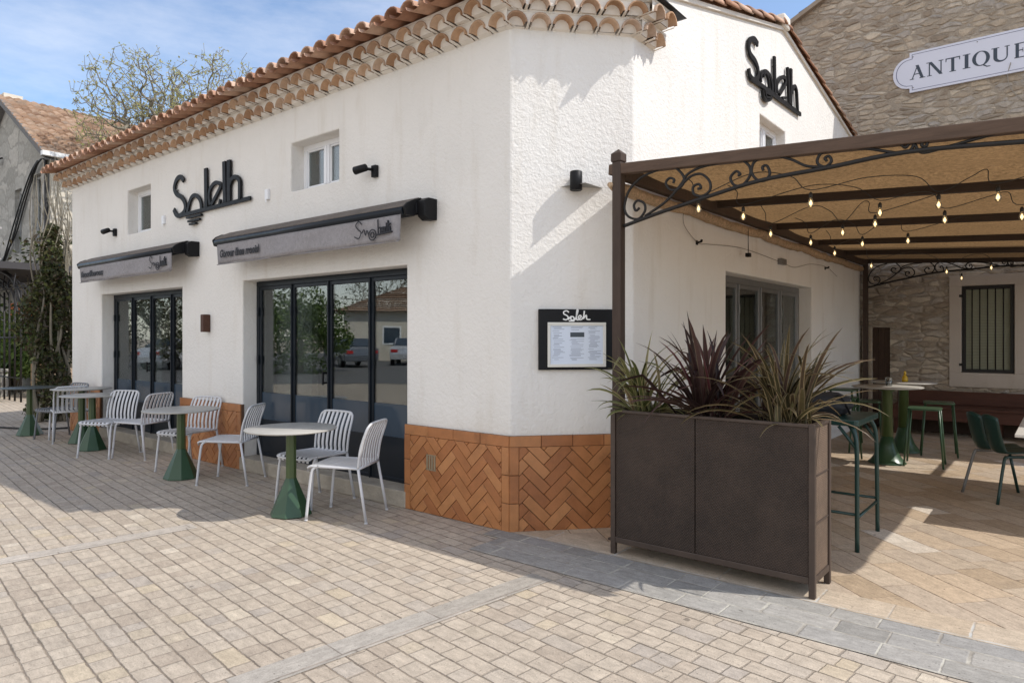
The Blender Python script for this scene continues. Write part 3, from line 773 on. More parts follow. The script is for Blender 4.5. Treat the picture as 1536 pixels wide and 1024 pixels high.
# ------------------------------------------------------------------ lettering signs
SIGN_A = [[(-5.31, 3.49), (-5.39, 3.55), (-5.49, 3.54), (-5.55, 3.48), (-5.56, 3.41), (-5.49, 3.34), (-5.37, 3.29), (-5.29, 3.22), (-5.27, 3.15), (-5.31, 3.09), (-5.43, 3.06), (-5.52, 3.09), (-5.58, 3.16)], [(-5.21, 3.08), (-5.19, 3.14), (-5.12, 3.24), (-5.03, 3.27), (-4.94, 3.24), (-4.87, 3.17), (-4.85, 3.07)], [(-5.34, 3.06), (-3.73, 3.07)], [(-4.74, 3.56), (-4.73, 3.08)], [(-4.63, 3.1), (-4.66, 3.22), (-4.61, 3.31), (-4.5, 3.35), (-4.39, 3.32), (-4.39, 3.28), (-4.6, 3.1)], [(-4.39, 3.14), (-4.41, 3.08)], [(-4.3, 3.57), (-4.28, 3.09)], [(-4.19, 3.57), (-4.19, 3.09)], [(-4.17, 3.28), (-4.12, 3.34), (-4.03, 3.35), (-3.96, 3.3), (-3.95, 3.23), (-3.95, 3.08)], [(-5.22, 3.01), (-4.84, 3.01)], [(-5.18, 2.96), (-4.88, 2.96)], [(-5.14, 2.92), (-4.97, 2.92)]]
SIGN_C = [[(3.51, 4.77), (3.4, 4.79), (3.27, 4.74), (3.23, 4.67), (3.27, 4.59), (3.42, 4.56), (3.51, 4.5), (3.51, 4.41), (3.4, 4.34), (3.27, 4.35), (3.23, 4.42)], [(3.27, 4.33), (3.49, 4.34), (5.09, 4.39)], [(3.6, 4.38), (3.62, 4.48), (3.74, 4.54), (3.89, 4.54), (3.98, 4.46), (3.98, 4.37)], [(3.68, 4.46), (3.75, 4.53), (3.85, 4.49), (3.88, 4.38)], [(4.06, 4.81), (4.08, 4.37)], [(4.16, 4.41), (4.14, 4.5), (4.25, 4.61), (4.42, 4.67), (4.45, 4.6), (4.23, 4.41)], [(4.33, 4.4), (4.49, 4.44)], [(4.54, 4.83), (4.61, 4.4)], [(4.67, 4.85), (4.67, 4.4)], [(4.7, 4.56), (4.79, 4.67), (4.89, 4.65), (4.92, 4.54), (4.94, 4.4)], [(3.64, 4.3), (3.68, 4.23), (3.81, 4.22), (3.94, 4.29)], [(3.7, 4.31), (3.75, 4.25), (3.89, 4.28)], [(3.7, 4.29), (3.91, 4.31)]]
def strokes(mb, S, fn, w, d0, d1, n=5, widths=None):
    for i, s_ in enumerate(S):
        pts = sp2(s_, n) if len(s_) > 2 else s_
        ww = widths[i] if widths and widths[i] else w
        mb.ribbon(pts, ww, fn, d0-.0012*i, d1)
sg = thing('wall_sign', 'black cursive lettering sign between the two small windows of the long facade', 'sign', (-4.65, -.03, 2.9))
k = MB(); strokes(k, SIGN_A, fA, .058, -.034, -.016, 6, [None, .05, .045, .07, .046, .04, .066, .07, .05, .026, .026, .022])
k.build('lettering', MT['black'], sg)
for x, z in ((-5.5, 3.4), (-4.74, 3.5), (-4.2, 3.5), (-4.29, 3.2), (-3.95, 3.25), (-5.0, 3.065), (-5.03, 3.26)):
    k = MB(); k.tube([(x, -.03, z), (x, .002, z)], .008, 6); k.build('stud', MT['alu'], sg)
sg = thing('wall_sign', 'black cursive lettering sign high on the sunlit gable wall', 'sign', (XC+.03, 4.2, 4.2))
k = MB(); strokes(k, SIGN_C, fC, .05, -.038, -.016, 6, [.06, .05, .045, .025, .055, .045, .028, .045, .06, .042, .026, .024, .024])
k.build('lettering', MT['black'], sg)
for y, z in ((3.3, 4.72), (4.07, 4.7), (4.67, 4.75), (3.9, 4.5), (4.9, 4.42), (3.5, 4.36)):
    k = MB(); k.tube([(XC+.03, y, z), (XC-.002, y, z)], .008, 6); k.build('stud', MT['alu'], sg)

# ------------------------------------------------------------------ awnings
def text_mesh(txt, size, m, parent, name, place, shear=0.0, width=None, ext=.0012, bold=0.0):
    cu = bpy.data.curves.new(name, 'FONT'); cu.body = txt; cu.size = size; cu.shear = shear; cu.extrude = ext; cu.resolution_u = 3; cu.offset = bold
    o = bpy.data.objects.new(name, cu); COL.objects.link(o)
    dg = bpy.context.evaluated_depsgraph_get(); dg.update()
    me = bpy.data.meshes.new_from_object(o.evaluated_get(dg)); me.name = name
    bpy.data.objects.remove(o)
    xs = [v.co.x for v in me.vertices]; sc_ = (width/(max(xs)-min(xs))) if width else 1
    off = Vector((0,0,0)); p_ = parent
    while p_ is not None: off += p_.location; p_ = p_.parent
    for v in me.vertices: v.co = Vector(place((v.co.x-min(xs))*sc_, v.co.y, v.co.z))-off
    me.materials.clear(); me.materials.append(m)
    ob = bpy.data.objects.new(name, me); COL.objects.link(ob); ob.parent = parent
    return ob
def awning(x0, x1, label, left_txt, right_txt):
    t = thing('awning', label, 'awning', ((x0+x1)/2, 0, 2.6), 0, 'retracted awnings above the glazed doors')
    k = MB()   # hood: fabric-covered roof of the cassette
    prof = [(-.012, 2.70), (-.10, 2.705), (-.21, 2.655), (-.275, 2.615), (-.275, 2.600), (-.20, 2.61), (-.012, 2.62)]
    n = len(prof)
    vs = [(x0, y, z) for y, z in prof]+[(x1-.12, y, z) for y, z in prof]
    k.add(vs, [(i, (i+1) % n, n+(i+1) % n, n+i) for i in range(n)]+[tuple(range(n)), tuple(reversed(range(n, 2*n)))])
    k.build('hood', MT['awningtop'], t, bevel=.006)
    k = MB(); k.tube([(x0+.01, -.255, 2.575), (x1-.13, -.255, 2.575)], .036, 12)
    k.tube([(x0+.05, -.13, 2.58), (x1-.16, -.13, 2.58)], .035, 10)
    k.build('front_bar', MT['navy'], t)
    yz = lambda u, d, w: (d, u, w)
    k = MB(); k.prism([(-.29, 2.60), (-.25, 2.64), (-.18, 2.675), (-.10, 2.70), (-.09, 2.56), (-.20, 2.53), (-.27, 2.535)], yz, x1-.12, x1-.09)
    k.prism([(-.17, 2.56), (-.17, 2.64), (-.10, 2.66), (-.10, 2.56)], yz, x1-.095, x1-.08); k.build('end_cap', MT['black'], t, bevel=.006)
    k = MB(); k.prism([(-.15, 2.53), (-.15, 2.66), (-.10, 2.69), (-.001, 2.69), (-.001, 2.51), (-.10, 2.50)], yz, x1-.085, x1); k.build('wall_bracket', MT['black'], t, bevel=.006)
    k = MB(); k.prism([(-.29, 2.60), (-.25, 2.64), (-.18, 2.675), (-.012, 2.70), (-.012, 2.56), (-.20, 2.53), (-.27, 2.535)], yz, x0-.03, x0); k.build('end_cap', MT['black'], t, bevel=.006)
    k = MB(); nx = 40; vs = []; zt_, zb_ = 2.555, 2.325
    xa, xb = x0+.05, x1-.16
    rows = 5
    for j in range(rows+1):
        for i in range(nx+1):
            u = i/nx; q = j/rows
            x = xa+(xb-xa)*u
            y = -.268+.010*math.sin(u*23+q)*q+.008*math.sin(u*9.0+1)*q+(.03*q if u > .98 else 0)
            vs.append((x-(0.03*q if i == nx else 0), y, zt_+(zb_-zt_)*q+.004*math.sin(u*14)*q))
    m = nx+1
    k.add(vs, [(j*m+i, j*m+i+1, (j+1)*m+i+1, (j+1)*m+i) for j in range(rows) for i in range(nx)], 0, True)
    va = k.build('valance', MT['awning'], t)
    sm = va.modifiers.new('Solidify', 'SOLIDIFY'); sm.thickness = .004; sm.offset = 1
    k = MB(); k.tube([(xa, -.270, zb_-.004), (xb-.03, -.270, zb_-.004)], .005, 6); k.build('hem', MT['awning'], va)
    yt = -.285
    text_mesh(left_txt, .105, MT['print'], va, 'print', lambda u, v, d: (xa+.09+u, yt-d, 2.395+v*1.1), .15, .80, .0012, .0035)
    # script wordmark with a ringed o, as on the cloth
    sx = xb-.60
    S = [[(.10, .10), (.06, .13), (.02, .10), (.05, .06), (.09, .03), (.06, -.02), (.0, .0)], [(.10, .02), (.13, .05), (.15, .0), (.17, .04), (.19, .0)],
         [(.24+.045*math.cos(a*.5), -.005+.045*math.sin(a*.5)) for a in range(0, 14)], [(.24+.022*math.cos(a*.5), -.005+.022*math.sin(a*.5)) for a in range(0, 14)],
         [(.31, .12), (.315, .0)], [(.315, .04), (.34, .05), (.345, .0)], [(.36, .05), (.365, .0), (.38, .05), (.385, .0)], [(.40, .05), (.405, .0)], [(.42, .08), (.425, .0)], [(.44, .10), (.445, .0)], [(.43, .06), (.47, .07)],
         [(.46, .05), (.465, .0)], [(.29, -.012), (.49, .0)]]
    k = MB(); strokes(k, [[(sx+a*1.05, 2.405+z) for a, z in s_] for s_ in S], lambda u, d, w: (u, yt+d, w), .0105, -.001, .001, 4)
    k.build('wordmark', MT['print'], va)
awning(-4.06, -.80, 'wide grey awning with black lettering rolled in above the near glazed door', 'Gorour Ilnau rrooisl', '')
awning(-8.12, -4.95, 'wide grey awning rolled in above the far left glazed door', 'Ileoorllluerooz', '')

# ------------------------------------------------------------------ lamps and boxes on the walls
def spot(x, z, label):
    t = thing('wall_spotlight', label, 'spotlight', (x, 0, z), 0, 'black spotlights on the long facade')
    k = MB(); k.bx(x, x+.065, -.04, -.001, z-.05, z+.06); k.build('bracket', MT['black'], t, bevel=.006)
    k = MB(); k.tube([(x+.02, -.04, z+.02), (x-.02, -.085, z+.025)], .014, 8); k.build('arm', MT['black'], t)
    k = MB(); k.tube([(x+.0, -.085, z+.035), (x-.01, -.09, z+.034), (x-.13, -.12, z+.016), (x-.134, -.121, z+.015)], [.02, .034, .038, .032], 14); k.build('lamp_head', MT['black'], t)
spot(-1.63, 3.04, 'black tilted spotlight beside the double upper window')
spot(-7.49, 3.04, 'black tilted spotlight left of the narrow upper window')
c = fB(.507, 0, 2.73)
t = thing('wall_downlight', 'black cylinder wall lamp on the cut-off corner above the menu board', 'wall lamp', c)
k = MB(); q = fB(.507, -.085, 0); k.lathe([(.042, 2.655), (.048, 2.66), (.048, 2.80), (.042, 2.805)], (q[0], q[1], 0), 20); k.build('lamp_body', MT['black'], t)
k = MB(); k.prism([(.48, 2.67), (.534, 2.67), (.534, 2.77), (.48, 2.77)], fB, -.045, -.001); k.build('bracket', MT['black'], t, bevel=.004)
t = thing('wall_uplight', 'small rusty brown box lamp on the wall between the glazed doors', 'wall lamp', (-4.72, 0, 1.68))
k = MB(); k.bx(-4.757, -4.683, -.09, -.001, 1.575, 1.785); k.build('lamp_body', MT['rust'], t, bevel=.006)
k = MB(); k.bx(-4.748, -4.692, -.08, -.02, 1.783, 1.787); k.build('lens', MT['black'], t)
for x, z, lb in ((-3.41, 3.07, 'small white cable box right of the black lettering sign'), (-5.90, 3.06, 'small white cable box left of the black lettering sign')):
    k = MB(); k.bx(x-.03, x+.03, -.03, -.001, z-.055, z+.055); k.bx(x-.008, x+.008, -.034, -.03, z-.09, z-.055)
    o = k.build('cable_box', MT['pvc'], None, bevel=.005); tag(o, lb, 'cable box', 'white cable boxes on the long facade')

# ------------------------------------------------------------------ menu board
t = thing('menu_board', 'black menu board with a white framed menu sheet hung on the cut-off corner', 'menu board', fB(.52, 0, 1.5))
k = MB(); k.prism([(.222, 1.258), (.818, 1.258), (.818, 1.734), (.222, 1.734)], fB, -.035, -.001); k.build('board', MT['black'], t, bevel=.004)
k = MB()
for a, c_, z0, z1 in ((.290, .760, 1.606, 1.630), (.290, .760, 1.280, 1.304), (.290, .312, 1.304, 1.606), (.738, .760, 1.304, 1.606)):
    k.prism([(a, z0), (c_, z0), (c_, z1), (a, z1)], fB, -.05, -.035)
k.build('frame', MT['menuframe'], t, bevel=.003)
k = MB(); k.prism([(.312, 1.304), (.738, 1.304), (.738, 1.606), (.312, 1.606)], fB, -.039, -.036); k.build('menu_sheet', MT['menu'], t)
k = MB(); rnd = random.Random(3)
for c0, c1 in ((.325, .43), (.465, .585), (.615, .725)):
    z = 1.592
    while z > 1.33:
        if c0 > .45 and c0 < .6 and 1.50 < z < 1.565: z -= .009; continue
        a = c0+rnd.uniform(0, .02); w_ = rnd.uniform(.4, 1)*(c1-a); 
        k.prism([(a, z), (a+w_, z), (a+w_, z+.0032), (a, z+.0032)], fB, -.0396, -.0388); z -= rnd.choice((.0085, .0085, .0085, .015))
k.build('menu_print', M_plain('menu_ink', (.28,.31,.38), .7, bump=0), t)
k = MB(); k.prism([(.472, 1.515), (.585, 1.515), (.585, 1.552), (.472, 1.552)], fB, -.0405, -.039); k.build('menu_heading', M_plain('menu_block', (.06,.075,.09), .7, bump=0), t)
SM = [[(.06, .07), (.04, .085), (.012, .075), (.015, .055), (.04, .042), (.055, .022), (.035, .003), (.005, .01)],
      [(.055, .004), (.075, .03), (.10, .03), (.11, .012), (.095, .0), (.078, .008), (.08, .028)], [(.095, .0), (.12, .01), (.145, .085), (.135, .09), (.132, .01), (.15, .004)],
      [(.15, .01), (.175, .03), (.165, .044), (.15, .03), (.155, .006), (.18, .008), (.195, .03)], [(.195, .01), (.205, .085)], [(.20, .02), (.222, .045), (.228, .01), (.26, .006)], [(.06, -.008), (.11, -.008)]]
k = MB(); strokes(k, [[(.41+a*.86, 1.648+z*.86) for a, z in s_] for s_ in SM], fB, .010, -.0365, -.0345, 5)
k.build('wordmark', MT['white'], t)

# ------------------------------------------------------------------ pergola
perg = thing('pergola', 'brown timber and iron pergola with tan canvas roof over the side terrace', 'pergola', (.77, .34, 0))
SL = -.058
zb = lambda x: 2.765+SL*(x-.77)          # beam centre line
k = MB(); xe = 4.34
k.bar((.70, .34, zb(.70)), (3.36, .34, zb(3.36)), .065, .078); k.build('front_beam', MT['brownpaint'], perg, bevel=.006)
def post(x, y, top):
    k = MB(); k.bx(x-.036, x+.036, y-.036, y+.036, 0.0, top-.10)
    k.bx(x-.06, x+.06, y-.06, y+.06, 0.004, .02)
    s_ = .043
    k.add([(x-s_, y-s_, top-.10), (x+s_, y-s_, top-.10), (x+s_, y+s_, top-.10), (x-s_, y+s_, top-.10), (x-s_, y-s_, top-.04), (x+s_, y-s_, top-.04), (x+s_, y+s_, top-.04), (x-s_, y+s_, top-.04), (x, y, top)],
          [(3,2,1,0), (0,1,5,4), (1,2,6,5), (2,3,7,6), (3,0,4,7), (4,5,8), (5,6,8), (6,7,8), (7,4,8)])
    k.build('post', MT['brownpost'], perg, bevel=.004)
post(.77, .34, 2.92); post(.77, 8.45, 2.86); post(4.25, 3.95, 2.57); post(4.25, 8.45, 2.57)
for y in (2.15, 3.85, 5.55, 7.0, 8.45):
    k = MB(); k.bar((.74, y, zb(.74)+.012), (xe, y, zb(xe)+.012), .06, .07); k.build('rafter', MT['rafter'], perg, bevel=.004)
k = MB(); k.bx(.735, .805, .38, 8.41, 2.70, 2.795); k.build('wall_beam', MT['brownpost'], perg, bevel=.004)
k = MB(); k.bx(4.22, 4.28, 1.66, 8.5, zb(4.25)-.10, zb(4.25)-.03); k.build('outer_beam', MT['brownpost'], perg, bevel=.004)
k = MB(); k.bx(3.25, 3.31, .40, 1.70, zb(3.3)-.10, zb(3.3)-.03); k.build('outer_beam', MT['brownpost'], perg, bevel=.004)
k = MB(); k.bar((3.22, 1.67, zb(3.2)+.012), (xe, 1.67, zb(xe)+.012), .06, .07); k.build('rafter', MT['rafter'], perg, bevel=.004)
# canvas: sags between rafters; unseen outer edges cut to shape sun patches below
k = MB()
def cloth(x0, x1, y0, y1, nx=30, ny=8):
    vs = []
    for j in range(ny+1):
        for i in range(nx+1):
            x = x0+(x1-x0)*i/nx; y = y0+(y1-y0)*j/ny
            z = zb(x)+.052-.040*math.sin(math.pi*j/ny)+.008*mnoise.noise(Vector((x*1.7, y*1.1, 3.1)))
            vs.append((x, y, z))
    m = nx+1
    k.add(vs, [(j*m+i, j*m+i+1, (j+1)*m+i+1, (j+1)*m+i) for j in range(ny) for i in range(nx)], 0, True)
cloth(.70, 3.40, .375, 1.60, 26); cloth(.70, 4.38, 1.60, 2.15, 30, 3); cloth(.70, 4.38, 2.15, 3.85); cloth(.70, 6.0, 3.85, 5.55, 40); cloth(.70, 3.06, 5.55, 7.0, 24); cloth(.70, 5.0, 7.0, 8.55, 34)
k.build('canvas', MT['canvas'], perg)
k = MB(); pts = []; rr = []
for i in range(90):
    y = .29+8.1*i/89
    pts.append((.715+.012*mnoise.noise(Vector((0, y*5, 0))), y, 2.665+.018*mnoise.noise(Vector((5, y*4, 0)))-.02*abs(math.sin(y*1.8))))
    rr.append(.058+.016*mnoise.noise(Vector((9, y*7, 2))))
rr = [r_*.8 for r_ in rr]; rr[0] = .02; rr[1] = .035; k.tube(pts, rr, 10)
k.build('canvas_roll', MT['canvasroll'], perg)
BAR = [(0.819, 2.337), (1.115, 2.404), (1.323, 2.444), (1.482, 2.474), (1.827, 2.53), (2.23, 2.549), (2.668, 2.573), (3.195, 2.539)]
SCR = [[(1.1, 2.713), (0.969, 2.68), (0.872, 2.607), (0.829, 2.518), (0.826, 2.451), (0.864, 2.399), (0.94, 2.378), (0.992, 2.432), (0.984, 2.486), (0.932, 2.512), (0.902, 2.482), (0.917, 2.44), (0.947, 2.457)], [(0.992, 2.392), (1.157, 2.477), (1.268, 2.578), (1.323, 2.647), (1.429, 2.681), (1.596, 2.691)], [(1.227, 2.712), (1.282, 2.653), (1.296, 2.6), (1.255, 2.555), (1.192, 2.557), (1.157, 2.607), (1.185, 2.639), (1.22, 2.624), (1.213, 2.599)], [(1.289, 2.588), (1.35, 2.63), (1.423, 2.632), (1.482, 2.573), (1.482, 2.511), (1.429, 2.481), (1.37, 2.501), (1.363, 2.552), (1.403, 2.566), (1.42, 2.538), (1.396, 2.535)], [(1.707, 2.685), (1.756, 2.63), (1.756, 2.57), (1.707, 2.517), (1.652, 2.525), (1.627, 2.577), (1.664, 2.614), (1.693, 2.591), (1.677, 2.584)], [(1.821, 2.679), (1.78, 2.65), (1.768, 2.592), (1.803, 2.539), (1.85, 2.526), (1.885, 2.562), (1.868, 2.618), (1.839, 2.617), (1.844, 2.592)], [(1.908, 2.682), (2.021, 2.634), (2.109, 2.58), (2.195, 2.561)], [(2.255, 2.663), (2.193, 2.641), (2.174, 2.591), (2.218, 2.557), (2.255, 2.584), (2.242, 2.619), (2.218, 2.61), (2.23, 2.591)], [(2.255, 2.663), (2.445, 2.63), (2.624, 2.572), (2.678, 2.583), (2.694, 2.623), (2.673, 2.652), (2.641, 2.648), (2.63, 2.625), (2.651, 2.6), (2.668, 2.616)], [(2.694, 2.623), (2.721, 2.647), (2.758, 2.624), (2.753, 2.589), (2.732, 2.598), (2.737, 2.616)], [(2.698, 2.611), (2.732, 2.558), (2.825, 2.564), (3.003, 2.591), (3.195, 2.618)]]
BAR2 = [(x, z) for x, z in BAR[:-1]]+[(3.2, 2.535), (3.33, 2.515)]
for yy in (.33, 8.40):
    k = MB()
    k.tube([Vector((x, yy, z)) for x, z in sp2(BAR2, 5)], .014, 8)
    for s_ in SCR: k.tube([Vector((x, yy+.004, z)) for x, z in sp2(s_, 5)], .0095, 6)
    k.build('scroll_truss', MT['iron'], perg)
# string lights -------------------------------------------------------------------
strings = [([(1.37, .407), (2.037, .691), (2.695, 1.296), (3.027, 1.24)], 'string of glowing bulbs just behind the front beam of the pergola'),
           ([(1.501, .906), (2.323, 1.377), (2.644, 2.033), (3.111, 2.227)], 'string of glowing bulbs around the first rafter behind the beam'),
           ([(1.369, 1.913), (1.875, 2.226), (2.189, 1.903)], 'short string of three bulbs under the first rafter near the white wall'),
           ([(1.482, 2.705), (1.842, 3.117), (2.22, 3.16)], 'short string of three bulbs in the middle of the canvas'),
           ([(1.442, 3.735), (1.46, 5.421), (2.091, 6.952), (2.615, 6.678), (2.13, 8.30)], 'string of glowing bulbs running to the back of the pergola by the stone wall')]
for pts, lb in strings:
    t = thing('string_lights', lb, 'string lights', (pts[0][0], pts[0][1], 2.6), 0, 'strings of bulbs under the pergola canvas')
    k = MB(); path = []
    prev = (pts[0][0]-.25, pts[0][1]-.05)
    seq = [prev]+pts+[(pts[-1][0]+.45, pts[-1][1]+.1)]
    for i in range(1, len(seq)-1):
        a, c_ = Vector(seq[i-1]), Vector(seq[i]); m = (a+c_)/2
        zz = 2.69+SL*(m.x-.77)
        path += [(m.x+random.uniform(-.05, .05), m.y, zz), (m.x*.35+c_.x*.65, m.y*.35+c_.y*.65, 2.60), (c_.x, c_.y, 2.50)]
    path.append((seq[-1][0], seq[-1][1], 2.62))
    k.tube(spline(path, 6), .0032, 5); k.build('cable', MT['cable'], t)
    for x, y in pts:
        g = MB(); g.lathe([(.003, -.036), (.013, -.030), (.0195, -.014), (.019, 0), (.012, .020), (.009, .03)], (x, y, 2.417), 12); bo = g.build('bulb', MT['bulbglass'], t)
        g = MB(); g.lathe([(.002, -.022), (.009, -.014), (.0105, -.004), (.006, .008), (.002, .016)], (x, y, 2.417), 8); g.build('filament', MT['bulb'], bo)
        g = MB(); g.lathe([(.009, .03), (.0125, .033), (.0125, .058), (.004, .07)], (x, y, 2.417), 10); g.build('socket', MT['cable'], bo)
# wiring on the gable wall
k = MB(); w_ = [(.73, 1.55, 2.66), (.70, 1.62, 2.52), (.684, 1.95, 2.40), (.684, 2.2, 2.41), (.684, 3.1, 2.46), (.684, 4.36, 2.42), (.684, 4.9, 2.40), (.684, 5.6, 2.50), (.684, 6.4, 2.52), (.70, 6.9, 2.42)]
k.tube(spline(w_, 6), .0024, 5)
o = k.build('wall_cable', M_plain('brown_cable', (.09,.07,.05), .7, bump=0)); tag(o, 'thin brown cable looping along the wall below the canvas roll', 'cable')
for y, z, lb in ((1.95, 2.40, 'small black cable hook on the wall nearest the corner post'), (6.35, 2.50, 'small black cable hook on the wall near the far post')):
    k = MB(); k.tube([(XC, y, z), (XC+.045, y, z+.005)], .009, 8); k.tube([(XC+.045, y, z+.005), (XC+.055, y-.01, z+.02)], .012, 8); k.bx(XC, XC+.008, y-.02, y+.02, z-.02, z+.02)
    o = k.build('cable_hook', MT['black']); tag(o, lb, 'cable hook', 'cable hooks on the gable wall')
k = MB(); k.bx(XC, XC+.05, 4.27, 4.46, 2.39, 2.46); k.bx(XC+.05, XC+.055, 4.29, 4.44, 2.40, 2.45)
o = k.build('junction_box', MT['alu'], bevel=.006); tag(o, 'grey junction box on the wall above the sliding door', 'junction box')
k = MB(); k.tube([(.76, 3.05, 2.66), (.76, 3.05, 2.40)], .004, 6); k.bx(.738, .782, 3.02, 3.08, 2.36, 2.40)
o = k.build('hanging_plug', MT['black']); tag(o, 'black plug dangling on a cord below the wall beam', 'plug')

# ------------------------------------------------------------------ planter and plants
pl_ = thing('planter_box', 'long dark brown woven planter box on short legs at the terrace entrance', 'planter', (1.566, .2, 0))
X0, X1, Y0, Y1, ZP = .888, 2.244, .022, .378, 1.012
k = MB(); fr = .036
for x in (X0, X1-fr):
    for y in (Y0, Y1-fr): k.bx(x, x+fr, y, y+fr, .005, ZP)
k.bx(X0+fr, X1-fr, Y0+.003, Y0+fr, .085, .125); k.bx(X0+fr, X1-fr, Y1-fr, Y1-.003, .085, .125)
k.bx(X0+.003, X0+fr, Y0+fr, Y1-fr, .085, .125); k.bx(X1-fr, X1-.003, Y0+fr, Y1-fr, .085, .125)
k.bx(X0+fr, X1-fr, Y0+.003, Y0+fr-.008, ZP-.022, ZP-.002); k.bx(X0+fr, X1-fr, Y1-fr, Y1-.003, ZP-.022, ZP-.002)
k.bx(X0+.003, X0+fr, Y0+fr, Y1-fr, ZP-.022, ZP-.002); k.bx(X1-fr, X1-.003, Y0+fr, Y1-fr, ZP-.022, ZP-.002)
for z in (.42, .70): k.bx(X1-fr+.01, X1-.006, Y0+fr, Y1-fr, z, z+.012)
k.build('frame', MT['planterframe'], pl_, bevel=.004)
xm = 1.51
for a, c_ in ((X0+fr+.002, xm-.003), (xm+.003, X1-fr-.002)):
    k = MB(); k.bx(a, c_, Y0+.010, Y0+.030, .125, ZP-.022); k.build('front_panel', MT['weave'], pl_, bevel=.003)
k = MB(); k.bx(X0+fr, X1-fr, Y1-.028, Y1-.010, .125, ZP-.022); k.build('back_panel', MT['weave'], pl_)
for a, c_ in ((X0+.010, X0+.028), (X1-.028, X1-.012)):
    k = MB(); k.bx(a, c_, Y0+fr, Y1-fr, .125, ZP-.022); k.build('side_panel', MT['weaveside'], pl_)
k = MB()
nx, ny = 40, 10; vs = []
for j in range(ny+1):
    for i in range(nx+1):
        x = X0+.03+(X1-X0-.06)*i/nx; y = Y0+.031+(Y1-Y0-.062)*j/ny
        vs.append((x, y, .955+.03*mnoise.noise(Vector((x*9, y*9, 0)))))
k.add(vs, [(j*(nx+1)+i, j*(nx+1)+i+1, (j+1)*(nx+1)+i+1, (j+1)*(nx+1)+i) for j in range(ny) for i in range(nx)], 0, True)
k.build('soil', MT['soil'], pl_)
for z in (.22, .84):
    k = MB(); k.tube([(X0+.018, Y0-.002, z), (X0+.018, Y0+.012, z)], .004, 6); k.build('rivet', MT['planterframe'], pl_)

def strap_plant(name, label, cx, cy, n, Lr, stops_c, stops_e, seed, spread, wid, droop, updown=(25, 88), xb=0.0):
    rnd = random.Random(seed)
    t = thing(name, label, 'plant', (cx, cy, .955), 0, 'strap-leaved plants in the planter box')
    k = MB()
    for i in range(n):
        az = rnd.uniform(0, 2*math.pi); el = R(rnd.uniform(*updown)) if rnd.random() > .25 else R(rnd.uniform(updown[1]-18, updown[1]))
        L = rnd.uniform(*Lr)*(.75+.25*math.sin(el)); w = wid*rnd.uniform(.7, 1.25)
        d = Vector((math.cos(az)+xb, math.sin(az)*.85, 0)); d.normalize()
        p_ = Vector((cx+rnd.gauss(0, spread), cy+rnd.gauss(0, spread*.6), .95)); e = el; N = 9
        e_end = el-R(rnd.uniform(.3, 1.0)*droop)
        tw = rnd.uniform(-.9, .9); vs = []; kink = rnd.choice((0, 0, 0, 1)); kq = rnd.uniform(.45, .75)
        for s_ in range(N+1):
            q = s_/N
            ee = el+(e_end-el)*q**1.6-(R(55) if kink and q > kq else 0)
            tdir = d*math.cos(ee)+Vector((0,0,1))*math.sin(ee)
            side = Vector((-d.y, d.x, 0)); nor = side.cross(tdir).normalized()
            sd = (side*math.cos(tw*q)+nor*math.sin(tw*q))
            ww = w*(.62+.5*math.sin(min(q*1.6, 1)*math.pi*.5))*(1-q**2.4)**.8+.0006
            fold = nor*(-ww*.42)
            vs += [p_-sd*ww, p_-sd*ww*.74+fold*.30, p_+fold, p_+sd*ww*.74+fold*.30, p_+sd*ww]
            p_ = p_+tdir*(L/N)
        for s_ in range(N):
            o = s_*5
            pass
        k.add(vs, [], 0)
        o = len(k.v)-len(vs)
        for s_ in range(N):
            for c_ in range(4):
                k.f.append((o+s_*5+c_, o+s_*5+c_+1, o+s_*5+5+c_+1, o+s_*5+5+c_)); k.m.append(1 if c_ in (0, 3) else 0); k.sm.append(True)
    k.build('foliage', [M_leaf(name+'_blade', stops_c, .42, .28), M_leaf(name+'_edge', stops_e, .42, .28)], t)
    k = MB()
    for i in range(9):
        a = rnd.uniform(0, 6.28); rr = rnd.uniform(.02, .06)
        k.tube([(cx+rr*math.cos(a), cy+rr*math.sin(a)*.7, .94), (cx+rr*1.5*math.cos(a), cy+rr*math.sin(a), .94+rnd.uniform(.06, .14))], [.014, .006], 6)
    k.build('stem', MT['bark'], t)
strap_plant('variegated_flax', 'strap-leaved plant with green and cream striped leaves, beside the corner post', 1.06, .2, 78, (.32, .66),
            [(0, (.055,.07,.02)), (.5, (.13,.14,.045)), (.85, (.25,.23,.10)), (1, (.22,.15,.08))], [(0, (.42,.36,.17)), (.5, (.30,.28,.12)), (1, (.52,.45,.28))], 11, .05, .0145, 100, (18, 88), -.3)
strap_plant('purple_flax', 'tall strap-leaved plant with dark purple bronze leaves in the middle of the planter', 1.52, .2, 92, (.40, .78),
            [(0, (.024,.013,.013)), (.5, (.056,.025,.024)), (.8, (.080,.040,.034)), (.94, (.13,.035,.042)), (1, (.15,.10,.06))], [(0, (.045,.03,.022)), (.6, (.10,.065,.045)), (1, (.18,.13,.09))], 22, .055, .0190, 62, (24, 88))
strap_plant('bronze_flax', 'strap-leaved plant with olive leaves edged in cream at the right end of the planter', 2.03, .2, 105, (.36, .74),
            [(0, (.045,.038,.018)), (.4, (.095,.08,.034)), (.75, (.085,.048,.034)), (.93, (.18,.16,.065)), (1, (.24,.16,.09))], [(0, (.32,.24,.125)), (.5, (.42,.33,.18)), (1, (.16,.11,.065))], 37, .055, .0155, 92, (22, 88), .1)

